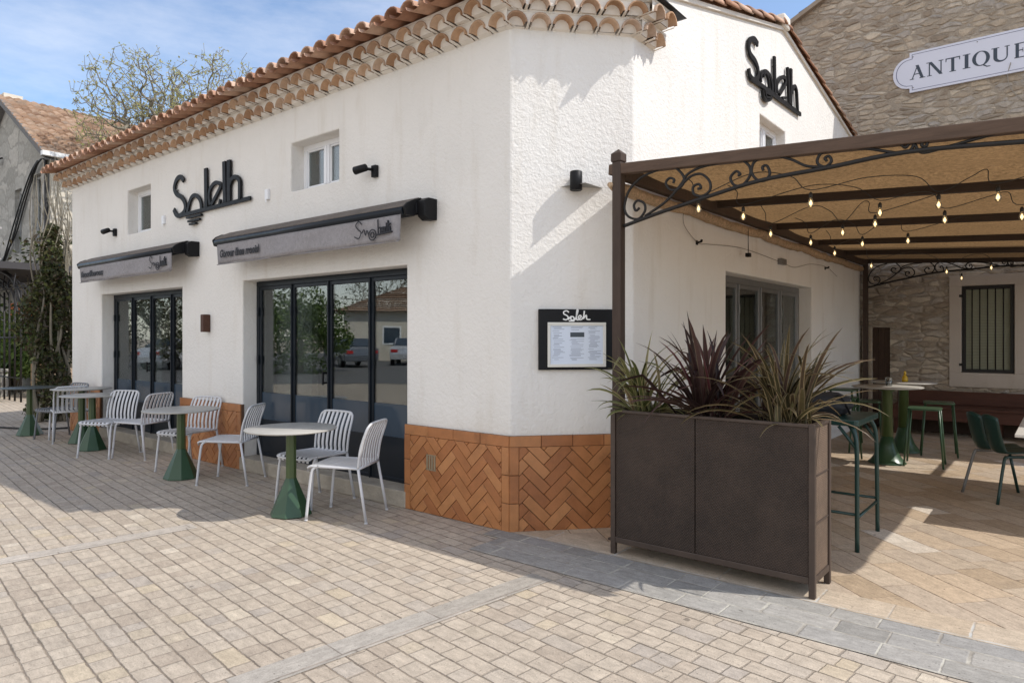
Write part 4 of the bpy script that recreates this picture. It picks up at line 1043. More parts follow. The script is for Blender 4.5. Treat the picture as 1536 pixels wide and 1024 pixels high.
# ------------------------------------------------------------------ cafe tables on the square
def cone_table(loc, label, top_m, h=.735):
    t = thing('cafe_table', label, 'table', loc, random.uniform(0, .7), 'round pedestal tables along the long facade')
    k = MB(); k.lathe([(.176, 0.004), (.179, .008), (.046, .315)], (0,0,0), 8, 0, False); k.build('base', MT['green'], t, fix=False, bevel=.004)
    k = MB(); k.lathe([(.046, .315), (.043, h-.03), (.075, h-.022), (.075, h-.012)], (0,0,0), 8, 0, False); k.build('pole', MT['greenpole'], t, fix=False)
    k = MB(); k.lathe([(.36, h-.012), (.378, h-.008), (.381, h), (.378, h+.004), (.001, h+.005)], (0,0,0), 48, 0, True); k.build('tabletop', top_m, t, fix=False)
    return t
T1 = cone_table((-1.78, -.78, 0), 'round cafe table with green cone base nearest the tiled corner', MT['tabletop'])
dup(T1, (-4.03, -.66, 0), .35, 'round cafe table with green cone base in front of the tiled pillar between the doors')
T3 = dup(T1, (-6.80, -.55, 0), .1, 'round cafe table with green cone base before the far glazed door, chairs to its right')
T4 = dup(T1, (-9.08, -.62, 0), .5, 'dark topped round cafe table farthest left by the ivy')
for c_ in T4.children:
    if c_.name.startswith('tabletop'):
        c_.data = c_.data.copy(); c_.data.materials[0] = MT['tabletopdark']
T5 = cone_table((-7.62, -.40, 0), 'pale cafe table close to the wall at the left edge of the far glazed door', MT['tabletop'], .775)

def make_chair(name, label, m, loc, rz, group):
    t = thing(name, label, 'chair', loc, rz, group)
    def build(mb, n): return mb.build(n, m, t, fix=False)
    r = .0125
    for sx in (-1, 1):
        k = MB(); k.tube(spline([(sx*.232, -.262, .006), (sx*.222, -.225, .36), (sx*.215, -.20, .432), (sx*.205, -.165, .446)], 5), r, 8); k.lathe([(.015, 0), (.015, .012)], (sx*.232, -.262, 0), 8); build(k, 'leg')
        k = MB(); k.tube([(sx*.232, .262, .006), (sx*.212, .185, .44)], r, 8); k.lathe([(.015, 0), (.015, .012)], (sx*.232, .262, 0), 8); build(k, 'leg')
    k = MB()   # seat: side rails, front and rear rail, slats
    for sx in (-1, 1): k.tube(spline([(sx*.212, .185, .440), (sx*.216, .0, .444), (sx*.216, -.17, .448)], 4), r*.95, 8)
    k.tube([(-.214, .19, .438), (.214, .19, .438)], r*.9, 8)
    ns = 8
    for i in range(ns):
        x = -.190+.380*i/(ns-1); w = .0145
        prof = spline([(x, -.262, .405), (x, -.258, .432), (x, -.235, .449), (x, -.10, .446), (x, .08, .437), (x, .175, .442)], 4)
        vs = []
        for q in prof: vs += [(q.x-w, q.y, q.z+.006), (q.x+w, q.y, q.z+.006), (q.x+w, q.y+.001, q.z-.001), (q.x-w, q.y+.001, q.z-.001)]
        nn = len(prof); fs = []
        for j in range(nn-1):
            for c_ in range(4): fs.append((4*j+c_, 4*j+(c_+1) % 4, 4*j+4+(c_+1) % 4, 4*j+4+c_))
        fs += [(0,1,2,3), (4*nn-4, 4*nn-1, 4*nn-2, 4*nn-3)]; k.add(vs, fs)
    k.tube(spline([(-.216, -.17, .448), (-.214, -.235, .446), (-.19, -.262, .43), (0, -.266, .425), (.19, -.262, .43), (.214, -.235, .446), (.216, -.17, .448)], 4), r*.8, 8)
    build(k, 'seat')
    k = MB()
    yb = lambda z: .185+(z-.44)*.26+.02*math.sin((z-.44)/.36*math.pi)*-1
    loop = [(-.214, .44), (-.216, .60), (-.212, .745), (-.190, .788), (-.14, .803), (0, .806), (.14, .803), (.190, .788), (.212, .745), (.216, .60), (.214, .44)]
    k.tube(spline([(a, yb(z), z) for a, z in loop], 5), r*.88, 8)
    for i in range(7):
        x = -.168+.336*i/6; w = .0135
        prof = spline([(x, .150, .440), (x, .190, .452), (x, yb(.52)-.004, .52), (x, yb(.66)-.006, .66), (x, yb(.80), .800)], 4)
        vs = []
        for q in prof: vs += [(q.x-w, q.y-.004, q.z), (q.x+w, q.y-.004, q.z), (q.x+w, q.y+.004, q.z), (q.x-w, q.y+.004, q.z)]
        nn = len(prof); fs = []
        for j in range(nn-1):
            for c_ in range(4): fs.append((4*j+c_, 4*j+(c_+1) % 4, 4*j+4+(c_+1) % 4, 4*j+4+c_))
        fs += [(0,1,2,3), (4*nn-4, 4*nn-1, 4*nn-2, 4*nn-3)]; k.add(vs, fs)
    build(k, 'backrest')
    return t
def face(dx, dy): return math.atan2(dx, -dy)      # rz so that local -Y looks along (dx, dy)
GCH = 'slatted grey chairs around the cafe tables'
C1 = make_chair('slatted_chair', 'pale grey slatted chair seen side-on, right of the nearest cafe table', MT['chair'], (-1.385, -.49, 0), face(-.88, -.48), GCH)
dup(C1, (-2.03, -.36, 0), face(.12, -.99), 'pale grey slatted chair facing out behind the nearest cafe table')
dup(C1, (-3.45, -.40, 0), face(-.80, -.60), 'pale grey slatted chair side-on, right of the second nearest cafe table')
dup(C1, (-4.46, -.36, 0), face(.33, -.94), 'pale grey slatted chair against the tiled pillar, behind the second nearest table')
dup(C1, (-6.17, -.57, 0), face(.45, -.89), 'pale grey slatted chair facing out, right of the table at the far glazed door')
dup(C1, (-5.74, -.33, 0), face(-.93, -.36), 'pale grey slatted chair side-on before the far glazed door, behind another chair')
C7 = make_chair('slatted_chair', 'dark grey slatted chair facing out beside the farthest cafe table', MT['chairdark'], (-8.33, -.42, 0), face(.25, -.97), GCH)
dup(C1, (-7.95, -.62+.18, 0), face(-.93, .2), 'pale grey slatted chair side-on against the wall left of the far glazed door')

# ------------------------------------------------------------------ terrace furniture
def high_table(loc, label):
    t = thing('high_table', label, 'table', loc, 0, 'round high tables under the pergola')
    h = .915
    k = MB(); k.lathe([(.205, .004), (.208, .012), (.185, .03), (.135, .10), (.095, .20), (.066, .32)], (0,0,0), 20); k.build('base', MT['green'], t, fix=False)
    k = MB(); k.lathe([(.066, .32), (.058, h-.06), (.085, h-.045), (.085, h-.012)], (0,0,0), 18); k.build('pole', MT['greenpole'], t, fix=False)
    k = MB(); k.lathe([(.37, h-.012), (.384, h-.007), (.386, h), (.382, h+.004), (.001, h+.005)], (0,0,0), 48); k.build('tabletop', MT['tabletop'], t, fix=False)
    return t
H1 = high_table((1.697, 5.09, .004), 'high round table with green flared base, the nearer one, holding a clear glass')
dup(H1, (1.70, 6.15, .004), .3, 'high round table with green flared base, the farther one, holding an amber bottle')
k = MB(); c_ = (1.71, 5.13, .926); k.lathe([(.030, 0), (.036, .01), (.040, .10), (.037, .10), (.033, .012), (.001, .010)], c_, 16); k.lathe([(.028, .012), (.034, .015), (.036, .06), (.001, .062)], c_, 12)
o = k.build('water_glass', MT['clearglass']); tag(o, 'clear glass tumbler standing on the nearer high table', 'glass')
t = thing('oil_bottle', 'small amber oil bottle standing on the farther high table', 'bottle', (1.715, 6.15, .926))
k = MB(); k.lathe([(.032, 0), (.036, .006), (.036, .055), (.018, .078), (.014, .095)], (1.715, 6.15, .926), 14); k.build('bottle_body', MT['amber'], t)
k = MB(); k.lathe([(.015, .095), (.017, .098), (.016, .125), (.007, .14)], (1.715, 6.15, .926), 12); k.build('stopper', MT['amber'], t)

def stool(loc, rz, label, h=.68, m=None, nm='bar_stool', grp='green stools on the terrace', rails=False):
    m = m or MT['green']
    t = thing(nm, label, 'stool', loc, rz, grp); a = .172
    k = MB(); n = 8; poly = []
    for cx, cy, a0 in ((a-.05, a-.05, 0), (-a+.05, a-.05, 90), (-a+.05, -a+.05, 180), (a-.05, -a+.05, 270)):
        for i in range(5): poly.append((cx+.05*math.cos(R(a0+i*22.5)), cy+.05*math.sin(R(a0+i*22.5))))
    k.prism(poly, lambda u, d, w: (u, w, d), h-.022, h); k.build('seat', m, t, fix=False, bevel=.006)
    for sx in (-1, 1):
        for sy in (-1, 1):
            k = MB(); k.tube([(sx*(a+.025), sy*(a+.025), .004), (sx*(a-.022), sy*(a-.022), h-.02)], .0115, 8); k.build('leg', m, t, fix=False)
    return t
S1 = stool((2.075, 5.185, .004), R(4), 'green stool with thin legs right of the nearer high table')
dup(S1, (2.10, 6.13, .004), R(9), 'green stool with thin legs right of the farther high table')
# stacked stools left of the high tables
dup(S1, (1.22, 4.95, .004), R(3), 'green stool standing on the ground, bottom of the stack behind the planter')
dup(S1, (1.225, 4.955, .104), R(6), 'green stool in the middle of the stack behind the planter')
dup(S1, (1.22, 4.945, .204), R(1), 'green stool on top of the stack behind the planter')
dup(S1, (1.32, 5.80, .004), R(12), 'green stool left of the farther high table behind the stack')
# bar table with cross bars beside the planter
t = thing('bar_table', 'dark green metal bar table with cross bars right behind the planter', 'table', (2.0, 1.47, .004))
h = .925; ax, ay = .235, .34
k = MB(); poly = []
for cx, cy, a0 in ((ax-.03, ay-.03, 0), (-ax+.03, ay-.03, 90), (-ax+.03, -ay+.03, 180), (ax-.03, -ay+.03, 270)):
    for i in range(4): poly.append((cx+.03*math.cos(R(a0+i*30)), cy+.03*math.sin(R(a0+i*30))))
k.prism(poly, lambda u, d, w: (u, w, d), h-.045, h); k.build('tabletop', MT['darkgreen'], t, fix=False, bevel=.008)
for sx in (-1, 1):
    for sy in (-1, 1):
        k = MB(); k.tube(spline([(sx*.225, sy*.335, 0.0), (sx*.222, sy*.325, .5), (sx*.215, sy*.315, .78), (sx*.17, sy*.28, .885)], 4), [.0155]*9+[.0165, .018, .02, .023], 8); k.build('leg', MT['darkgreen'], t, fix=False)
        k = MB(); k.tube([(sx*.218, sy*.318, .72), (sx*.10, sy*.318, .875)], .012, 6); k.build('brace', MT['darkgreen'], t, fix=False)
for a, c_ in (((-.222, -.33, .26), (.222, -.33, .26)), ((-.222, .33, .26), (.222, .33, .26)), ((-.222, -.33, .235), (-.222, .33, .235)), ((.222, -.33, .235), (.222, .33, .235))):
    k = MB(); k.tube([a, c_], .011, 8); k.build('cross_bar', MT['darkgreen'], t, fix=False)
# black bag on it
bm = MB(); N1, N2 = 22, 12; vs = []
for j in range(N2+1):
    v = math.pi*j/N2
    for i in range(N1):
        u = 2*math.pi*i/N1
        d = Vector((math.sin(v)*math.cos(u), math.sin(v)*math.sin(u), math.cos(v)))
        n_ = 1+.22*mnoise.noise(d*2.3+Vector((3,1,7)))+.08*mnoise.noise(d*6)
        vs.append((1.93+.20*d.x*n_, 1.40+.24*d.y*n_, .93+max(0.0, .075+.095*d.z*n_)))
bm.add(vs, [(j*N1+i, j*N1+(i+1) % N1, (j+1)*N1+(i+1) % N1, (j+1)*N1+i) for j in range(N2) for i in range(N1)], 0, True)
t = thing('black_bag', 'black soft bag lying on the dark green bar table behind the planter', 'bag', (1.93, 1.40, .93))
bm.build('bag_body', M_plain('black_cloth', (.010,.011,.014), .8, 0, .3, 10, .5, 40, .01), t)
k = MB(); k.tube(spline([(2.02, 1.30, 1.07), (2.08, 1.28, 1.08), (2.12, 1.30, 1.01), (2.13, 1.35, .95)], 5), .008, 6); k.build('strap', MT['black'], t)

def shell_chair(loc, rz, label, lobes=True):
    t = thing('shell_chair', label, 'chair', loc, rz, 'green shell chairs on the terrace')
    m = MT['darkgreen']
    def surf(mb, x0, x1, bulge):
        prof = spline([(-.22, .435), (-.19, .452), (0, .442), (.15, .440), (.205, .47), (.245, .60), (.285, .80)], 4)
        N = 8; vs = []
        for s_, q in enumerate(prof):
            qq = s_/(len(prof)-1)
            for i in range(N+1):
                u = i/N; x = x0+(x1-x0)*u
                cup = bulge*(abs(2*u-1)**2)
                top = -.035*abs(2*u-1)**2*max(0, (qq-.7)/.3)
                vs.append((x, q.x-cup*(.9 if qq > .55 else .2), q.y+cup*(.2 if qq > .55 else .5)+top))
        mm = N+1; mb.add(vs, [(j*mm+i, j*mm+i+1, (j+1)*mm+i+1, (j+1)*mm+i) for j in range(len(prof)-1) for i in range(N)], 0, True)
    k = MB(); surf(k, -.225, -.006, .035); surf(k, .006, .225, .035)
    o = k.build('shell', m, t, fix=False); sm = o.modifiers.new('Solidify', 'SOLIDIFY'); sm.thickness = .012
    for sx in (-1, 1):
        k = MB(); k.tube(spline([(sx*.255, .27, 0), (sx*.215, .185, .38), (sx*.205, .155, .415), (sx*.19, .10, .418), (sx*.19, -.15, .418)], 4), .0135, 8); k.build('leg', MT['alu'] if sx > 0 else m, t, fix=False)
        k = MB(); k.tube([(sx*.245, -.255, 0), (sx*.19, -.13, .418)], .0135, 8); k.build('leg', m, t, fix=False)
    return t
SC1 = shell_chair((2.95, 3.78, .004), face(.80, .60), 'dark green shell chair with two-lobed back at the pale table on the right')
dup(SC1, (1.20, 2.05, .004), face(1, .3), 'dark green shell chair half hidden behind the planter plants')
t = thing('terrace_table', 'rectangular table with pale top at the right edge of the terrace', 'table', (3.42, 3.55, .004))
k = MB(); k.bx(3.05, 3.80, 2.58, 4.55, .722, .745); k.build('tabletop', M_plain('pale_laminate', (.60,.57,.52), .4, 0, .08, 4, .03), t, bevel=.004)
for x in (3.35, 3.74):
    for y in (2.75, 4.42):
        k = MB(); k.bx(x-.02, x+.02, y-.02, y+.02, .004, .722); k.build('leg', MT['darkgreen'], t)
# bench along the stone wall
SW = 8.70
t = thing('wall_bench', 'long red-brown wooden bench running along the foot of the stone wall', 'bench', (4.0, 8.3, .004))
k = MB(); k.bx(1.22, 7.5, 7.93, 8.56, .42, .455); k.build('seat', MT['benchwood'], t, bevel=.006)
k = MB(); k.bx(1.22, 7.5, 7.95, 7.975, .25, .42); k.build('front_board', MT['benchwood'], t, bevel=.005)
k = MB(); k.bx(1.22, 7.5, 8.57, 8.63, .455, .66); k.build('backrest', MT['benchwood'], t, bevel=.006)
for x in (1.3, 2.6, 3.9, 5.2, 6.5, 7.4):
    k = MB(); k.bx(x-.04, x+.04, 8.05, 8.5, .004, .42); k.build('leg', MT['benchwood'], t)
k = MB(); k.bx(1.22, 7.5, 8.52, 8.56, .01, .42); k.build('back_board', MT['darkwood'], t)

# ------------------------------------------------------------------ stone building
sb = thing('stone_house', 'old rubble stone house with a tiled gable behind the terrace', 'house', (3.5, 12, 0))
apx, apz = 4.1, 9.42; XL, XR = -3.4, 11.6
zg = lambda x: apz-abs(x-apx)*.489
w = MB()
hs = [(1.925, 3.0, .73, 2.48), (.82, 1.088, 0, 1.675)]
sx = sorted({XL, XR, *[h[0] for h in hs], *[h[1] for h in hs]}); sz = sorted({0, 4.0, *[h[2] for h in hs], *[h[3] for h in hs]})
for i in range(len(sx)-1):
    for j in range(len(sz)-1):
        if any(h[0]-1e-6 <= sx[i] and sx[i+1] <= h[1]+1e-6 and h[2]-1e-6 <= sz[j] and sz[j+1] <= h[3]+1e-6 for h in hs): continue
        w.add([(sx[i], SW, sz[j]), (sx[i+1], SW, sz[j]), (sx[i+1], SW, sz[j+1]), (sx[i], SW, sz[j+1])], [(0,1,2,3)])
g = [(x, SW, 4.0) for x in sx]+[(XR, SW, zg(XR)), (apx, SW, apz), (XL, SW, zg(XL))]
w.add(g, [tuple(range(len(g)))])
for h in hs:
    a, c_, z0, z1 = h; D = SW+.3
    w.add([(a, SW, z0), (a, D, z0), (a, D, z1), (a, SW, z1)], [(0,1,2,3)]); w.add([(c_, SW, z0), (c_, D, z0), (c_, D, z1), (c_, SW, z1)], [(0,1,2,3)])
    w.add([(a, SW, z1), (c_, SW, z1), (c_, D, z1), (a, D, z1)], [(0,1,2,3)]); w.add([(a, SW, z0), (c_, SW, z0), (c_, D, z0), (a, D, z0)], [(0,1,2,3)]); w.add([(a, D, z0), (c_, D, z0), (c_, D, z1), (a, D, z1)], [(0,1,2,3)])
w.add([(XL, SW, 0), (XL, 17, 0), (XL, 17, zg(XL)), (XL, SW, zg(XL))]+[(XL, SW, z) for z in reversed(sz[1:])], [tuple(range(4+len(sz)-1))])
w.add([(XR, SW, 0), (XR, 17, 0), (XR, 17, zg(XR)), (XR, SW, zg(XR))]+[(XR, SW, z) for z in reversed(sz[1:])], [tuple(range(4+len(sz)-1))])
w.add([(XL, 17, 0), (XR, 17, 0), (XR, 17, zg(XR)), (apx, 17, apz), (XL, 17, zg(XL))], [(0,1,2,3,4)])
w.build('wall', MT['rubble'], sb, merge=True)
k = MB()
for sgn in (-1, 1):
    for i in range(24):
        a0 = (apx-XL)+.3-i*.335; a1 = a0-.39
        x0 = apx+sgn*max(a0, 0); x1 = apx+sgn*max(a1, 0)
        y = SW-.10
        while y < 17.2:
            yw = .24
            k.add([(x0, y, zg(x0)+.07), (x0, y+yw*.5, zg(x0)+.11), (x0, y+yw, zg(x0)+.07), (x1, y, zg(x1)+.045), (x1, y+yw*.5, zg(x1)+.085), (x1, y+yw, zg(x1)+.045), (x0, y, zg(x0)+.035), (x0, y+yw, zg(x0)+.035)],
                  [(0,1,4,3), (1,2,5,4), (0,6,7,2,1)], 0, False)
            y += yw*(1 if y > 9 else 1)
k.build('roof', MT['oldtile'], sb)
k = MB()   # verge mortar line under the gable tiles
for sgn in (-1, 1):
    xx = XL-.25 if sgn < 0 else XR+.25
    k.add([(apx, SW-.10, apz-.02), (xx, SW-.10, zg(xx)-.02), (xx, SW-.10, zg(xx)+.06), (apx, SW-.10, apz+.06), (apx, SW+.1, apz-.02), (xx, SW+.1, zg(xx)-.02), (xx, SW+.1, zg(xx)+.06), (apx, SW+.1, apz+.06)],
          [(0,1,2,3), (0,1,5,4), (4,5,6,7), (3,2,6,7)])
k.build('verge', M_plain('verge_mortar', (.30,.25,.20), .9, 0, .25, 8, .4, 40, .01), sb)
# barred window
k = MB()
k.bx(1.925, 3.0, SW-.02, SW+.03, .73, .955); k.bx(1.925, 3.0, SW-.02, SW+.03, 2.315, 2.48); k.bx(1.925, 2.09, SW-.02, SW+.03, .955, 2.315); k.bx(2.765, 3.0, SW-.02, SW+.03, .955, 2.315)
win = k.build('window', MT['plaster'], sb, bevel=.006)
k = MB(); k.bx(2.09, 2.765, SW+.10, SW+.13, .955, 2.315); 
k.build('recess', MT['plaster'], win)
k = MB()
for a, c_, z0, z1 in ((2.10, 2.755, .965, 1.01), (2.10, 2.755, 2.26, 2.305), (2.10, 2.145, 1.01, 2.26), (2.71, 2.755, 1.01, 2.26)): k.bx(a, c_, SW+.02, SW+.06, z0, z1)
k.build('frame', MT['iron'], win)
k = MB(); z = 1.02
while z < 2.25: k.box((2.4275, SW+.085, z), (.57, .02, .022), 0, 0, Matrix.Rotation(R(35), 3, 'X')); z += .024
k.build('blind', MT['blind'], win)
k = MB()
for i in range(5): k.tube([(2.225+.1*i, SW+.035, 1.0), (2.225+.1*i, SW+.035, 2.27)], .009, 8)
for z in (1.08, 2.16): k.bx(2.06, 2.11, SW-.03, SW+.03, z-.02, z+.02)
k.build('window_bar', MT['iron'], win)
k = MB()
for i in range(3): k.bx(.825+.0875*i, .825+.0875*i+.084, SW+.03, SW+.06, .02, 1.67)
k.bx(.825, 1.083, SW+.022, SW+.03, .35, .43); k.bx(.825, 1.083, SW+.022, SW+.03, 1.3, 1.38)
k.build('door', MT['darkwood'], sb)
k = MB(); 
for i in range(8): k.bx(.665+random.uniform(-.01, .02), .818, SW-.022, SW+.05, .01+.21*i, .01+.21*i+.2)
k.build('door_jamb', M_plain('dressed_stone', (.40,.33,.25), .9, 0, .25, 9, .4, 40, .01), sb, bevel=.01)

# ANTIQUES sign --------------------------------------------------------------------
an = thing('shop_sign', 'long white sign with rounded ends and dark serif letters on the stone wall', 'sign', (2.3, SW, 5.8))
fS = lambda u, d, z: (u, SW-d, z)
xa, xb, zc = 1.38, 3.24, 5.829; hh = .325
def plate(ins):
    L = []; r = hh-.075-ins; n = 14
    x0, x1 = xa, xb; t_ = hh-ins; nx_ = .0+ins
    top = [(x0+ins*.4, zc+t_), (x1-ins*.4, zc+t_)]
    poly = [(x0+ins, zc-t_), (x1-ins, zc-t_), (x1-ins, zc-t_+.07)]
    poly += [(x1+.02-ins*.3+math.cos(R(-90+180*i/n))*(r-.03), zc+math.sin(R(-90+180*i/n))*(r)) for i in range(n+1)]
    poly += [(x1-ins, zc+t_-.07), (x1-ins, zc+t_), (x0+ins, zc+t_), (x0+ins, zc+t_-.07)]
    poly += [(x0-.02+ins*.3+math.cos(R(90+180*i/n))*(r-.03), zc+math.sin(R(90+180*i/n))*(r)) for i in range(n+1)]
    poly += [(x0+ins, zc-t_+.07)]
    return poly
k = MB(); k.prism(plate(0), fS, .045, .005); k.build('board', MT['signboard'], an)
a_, b_ = plate(.034), plate(.041)
k = MB(); n = len(a_); vs = [fS(u, .047, z) for u, z in a_]+[fS(u, .047, z) for u, z in b_]
k.add(vs, [(i, (i+1) % n, n+(i+1) % n, n+i) for i in range(n)]); k.build('border_line', MT['signline'], an)
k = MB(); cnt = [0]
def LQ(x0, z0, wd, sh): # letter box: unit coords -> sign
    bz = 5.710; Hh = .222
    def P(poly):
        cnt[0] += 1
        k.prism([(x0+u*wd, bz+v*Hh) for u, v in poly], fS, .0475+.00012*(cnt[0] % 7), .044)
    return P
def serif(P, u, v, w=.26, t_=.05): P([(u-w/2, v), (u+w/2, v), (u+w/2, v+t_), (u-w/2, v+t_)])
def diag(P, u0, v0, u1, v1, w): P([(u0-w/2, v0), (u0+w/2, v0), (u1+w/2, v1), (u1-w/2, v1)])
def stem(P, u, w, v0=0, v1=1): P([(u-w/2, v0), (u+w/2, v0), (u+w/2, v1), (u-w/2, v1)])
def letter(ch, x0, wd):
    P = LQ(x0, 0, wd, 0)
    if ch == 'A':
        diag(P, .13, 0, .50, 1, .07); diag(P, .80, 0, .46, 1, .2); P([(.27, .33), (.68, .33), (.67, .39), (.28, .39)]); serif(P, .13, 0, .28); serif(P, .80, 0, .38)
    if ch == 'N':
        stem(P, .16, .07); diag(P, .84, 0, .20, 1, .2); stem(P, .84, .07); serif(P, .16, 0, .28); serif(P, .12, .95, .28); serif(P, .84, .95, .28)
    if ch == 'T':
        stem(P, .5, .2); P([(.04, .93), (.96, .93), (.96, 1), (.04, 1)]); serif(P, .5, 0, .42); P([(.04, .75), (.09, .75), (.11, .94), (.04, .94)]); P([(.91, .75), (.96, .75), (.96, .94), (.89, .94)])
    if ch == 'I':
        stem(P, .5, .42); serif(P, .5, 0, .86); serif(P, .5, .95, .86)
    if ch == 'Q':
        n = 28; O = [(.5+.47*math.cos(2*math.pi*i/n), .5+.52*math.sin(2*math.pi*i/n)) for i in range(n)]; I = [(.5+.27*math.cos(2*math.pi*i/n), .5+.47*math.sin(2*math.pi*i/n)) for i in range(n)]
        for i in range(n): j = (i+1) % n; P([O[i], O[j], I[j], I[i]])
        P([(.42, .03), (.58, .0), (.80, -.17), (.98, -.17), (1.0, -.12), (.82, -.10), (.62, .07)])
    if ch == 'U':
        stem(P, .22, .2, .32, 1); stem(P, .82, .07, .32, 1); serif(P, .22, .95, .40); serif(P, .82, .95, .26); n = 12
        O = [(.12+.365*(1-math.cos(math.pi*i/n)), .32-.34*math.sin(math.pi*i/n)) for i in range(n+1)]; I = [(.32+.2325*(1-math.cos(math.pi*i/n)), .32-.24*math.sin(math.pi*i/n)) for i in range(n+1)]
        for i in range(n): P([O[i], O[i+1], I[i+1], I[i]])
    if ch == 'E':
        stem(P, .28, .22); P([(.10, .94), (.85, .94), (.85, 1), (.10, 1)]); P([(.10, 0), (.90, 0), (.90, .06), (.10, .06)]); P([(.39, .47), (.66, .47), (.66, .53), (.39, .53)])
        P([(.79, .78), (.85, .78), (.85, .95), (.77, .95)]); P([(.82, .05), (.90, .05), (.92, .25), (.88, .25)]); P([(.62, .36), (.66, .36), (.66, .64), (.62, .64)])
    if ch == 'S':
        pts = sp2([(.82, .78), (.72, .93), (.5, .97), (.28, .88), (.26, .70), (.5, .54), (.74, .40), (.76, .18), (.5, .03), (.25, .08), (.15, .25)], 4)
        cnt[0] += 1; k.ribbon([(x0+u*wd, 5.71+v*.222) for u, v in pts], .032, fS, .0475, .044)
for ch, x0, x1 in (('A', 1.387, 1.605), ('N', 1.622, 1.857), ('T', 1.872, 2.083), ('I', 2.102, 2.218), ('Q', 2.225, 2.468), ('U', 2.474, 2.72), ('E', 2.745, 2.935), ('S', 2.96, 3.13)): letter(ch, x0, x1-x0)
k.build('lettering', MT['signink'], an)
k = MB()
for x, z in ((1.43, zc+.25), (1.43, zc-.25), (2.3, zc+.26), (3.19, zc+.25), (3.19, zc-.25)): k.tube([(x, SW-.044, z), (x, SW-.052, z)], .009, 8)
k.build('screw', MT['alu'], an)
k = MB(); k.tube(spline([(2.72, SW-.06, 5.66), (2.68, SW-.03, 5.45), (2.75, SW-.02, 5.22), (2.95, SW-.02, 5.0), (3.2, SW-.02, 4.9)], 6), .006, 6)
o = k.build('sign_cable', M_plain('grey_cable', (.30,.27,.23), .7, bump=0)); tag(o, 'thin grey cable hanging below the shop sign on the stone wall', 'cable')

# ------------------------------------------------------------------ far left: old house, ivy, gate
oh = thing('old_house', 'old grey gabled house with brown tiled roof left of the restaurant', 'house', (-22, 6, 0))
GY = 2.54; GX1, GX0 = -18.6, -26.1; gx = (GX0+GX1)/2; GZ = 6.75; AZ = 8.95
w = MB()
def quad(a, b_, c_, d): w.add([a, b_, c_, d], [(0,1,2,3)])
hs = [(-20.1, -19.35, 4.05, 6.2), (-21.7, -21.05, 4.05, 6.0)]
sx = sorted({GX0, GX1, *[h[0] for h in hs], *[h[1] for h in hs]}); sz = sorted({0, GZ, *[h[2] for h in hs], *[h[3] for h in hs]})
for i in range(len(sx)-1):
    for j in range(len(sz)-1):
        if any(h[0]-1e-6 <= sx[i] and sx[i+1] <= h[1]+1e-6 and h[2]-1e-6 <= sz[j] and sz[j+1] <= h[3]+1e-6 for h in hs): continue
        quad((sx[i], GY, sz[j]), (sx[i+1], GY, sz[j]), (sx[i+1], GY, sz[j+1]), (sx[i], GY, sz[j+1]))
g = [(x, GY, GZ) for x in sx]+[(gx, GY, AZ)]; w.add(g, [tuple(range(len(g)))])
for a, c_, z0, z1 in hs:
    D = GY+.22
    quad((a, GY, z0), (a, D, z0), (a, D, z1), (a, GY, z1)); quad((c_, GY, z0), (c_, D, z0), (c_, D, z1), (c_, GY, z1)); quad((a, GY, z1), (c_, GY, z1), (c_, D, z1), (a, D, z1)); quad((a, GY, z0), (c_, GY, z0), (c_, D, z0), (a, D, z0)); quad((a, D, z0), (c_, D, z0), (c_, D, z1), (a, D, z1))
w.build('wall', MT['oldplaster'], oh)
w = MB(); quad((GX1, GY, 0), (GX1, 13, 0), (GX1, 13, GZ), (GX1, GY, GZ)); quad((GX0, GY, 0), (GX0, 13, 0), (GX0, 13, GZ), (GX0, GY, GZ)); quad((GX0, 13, 0), (GX1, 13, 0), (GX1, 13, GZ), (GX0, 13, GZ)); w.add([(GX0, 13, GZ), (GX1, 13, GZ), (gx, 13, AZ)], [(0,1,2)])
w.build('side_wall', MT['creamplaster'], oh)
k = MB(); hw = (GX1-GX0)/2; slp = (AZ-GZ)/hw
zo = lambda d: AZ-d*slp
for sgn in (-1, 1):
    rows = 16; stp = (hw+.5)/rows
    for i in range(rows):
        d0 = hw+.5-i*stp; d1 = max(d0-stp*1.15, 0)
        y = GY-.35
        while y < 13.3:
            yw = .23; jz = random.uniform(0, .03)
            k.add([(gx+sgn*d0, y, zo(d0)+.11+jz), (gx+sgn*d0, y+yw*.5, zo(d0)+.155+jz), (gx+sgn*d0, y+yw, zo(d0)+.11+jz), (gx+sgn*d1, y, zo(d1)+.06), (gx+sgn*d1, y+yw*.5, zo(d1)+.11), (gx+sgn*d1, y+yw, zo(d1)+.06), (gx+sgn*d0, y, zo(d0)+.05), (gx+sgn*d0, y+yw, zo(d0)+.05)], [(0,1,4,3), (1,2,5,4), (0,6,7,2,1)])
            y += yw
rf = k.build('roof', MT['oldtile'], oh)
k = MB(); k.bar((GX1+.5, GY-.35, zo(hw+.5)+.03), (GX1+.5, 13.3, zo(hw+.5)+.03), .16, .12); k.build('gutter', MT['white'], rf)
k = MB()
for sgn in (-1, 1):
    k.bar((gx, GY-.30, AZ+.01), (gx+sgn*(hw+.5), GY-.30, zo(hw+.5)+.01), .08, .16)
    k.bar((gx, GY-.10, AZ-.14), (gx+sgn*(hw+.45), GY-.10, zo(hw+.45)-.14), .3, .04)
k.build('verge_board', M_plain('grey_verge', (.16,.155,.15), .85, 0, .2, 6, .3), rf)
k = MB(); k.box((gx, GY+.1, AZ+.06), (.28, .5, .16)); k.build('ridge_stone', MT['creamplaster'], rf)
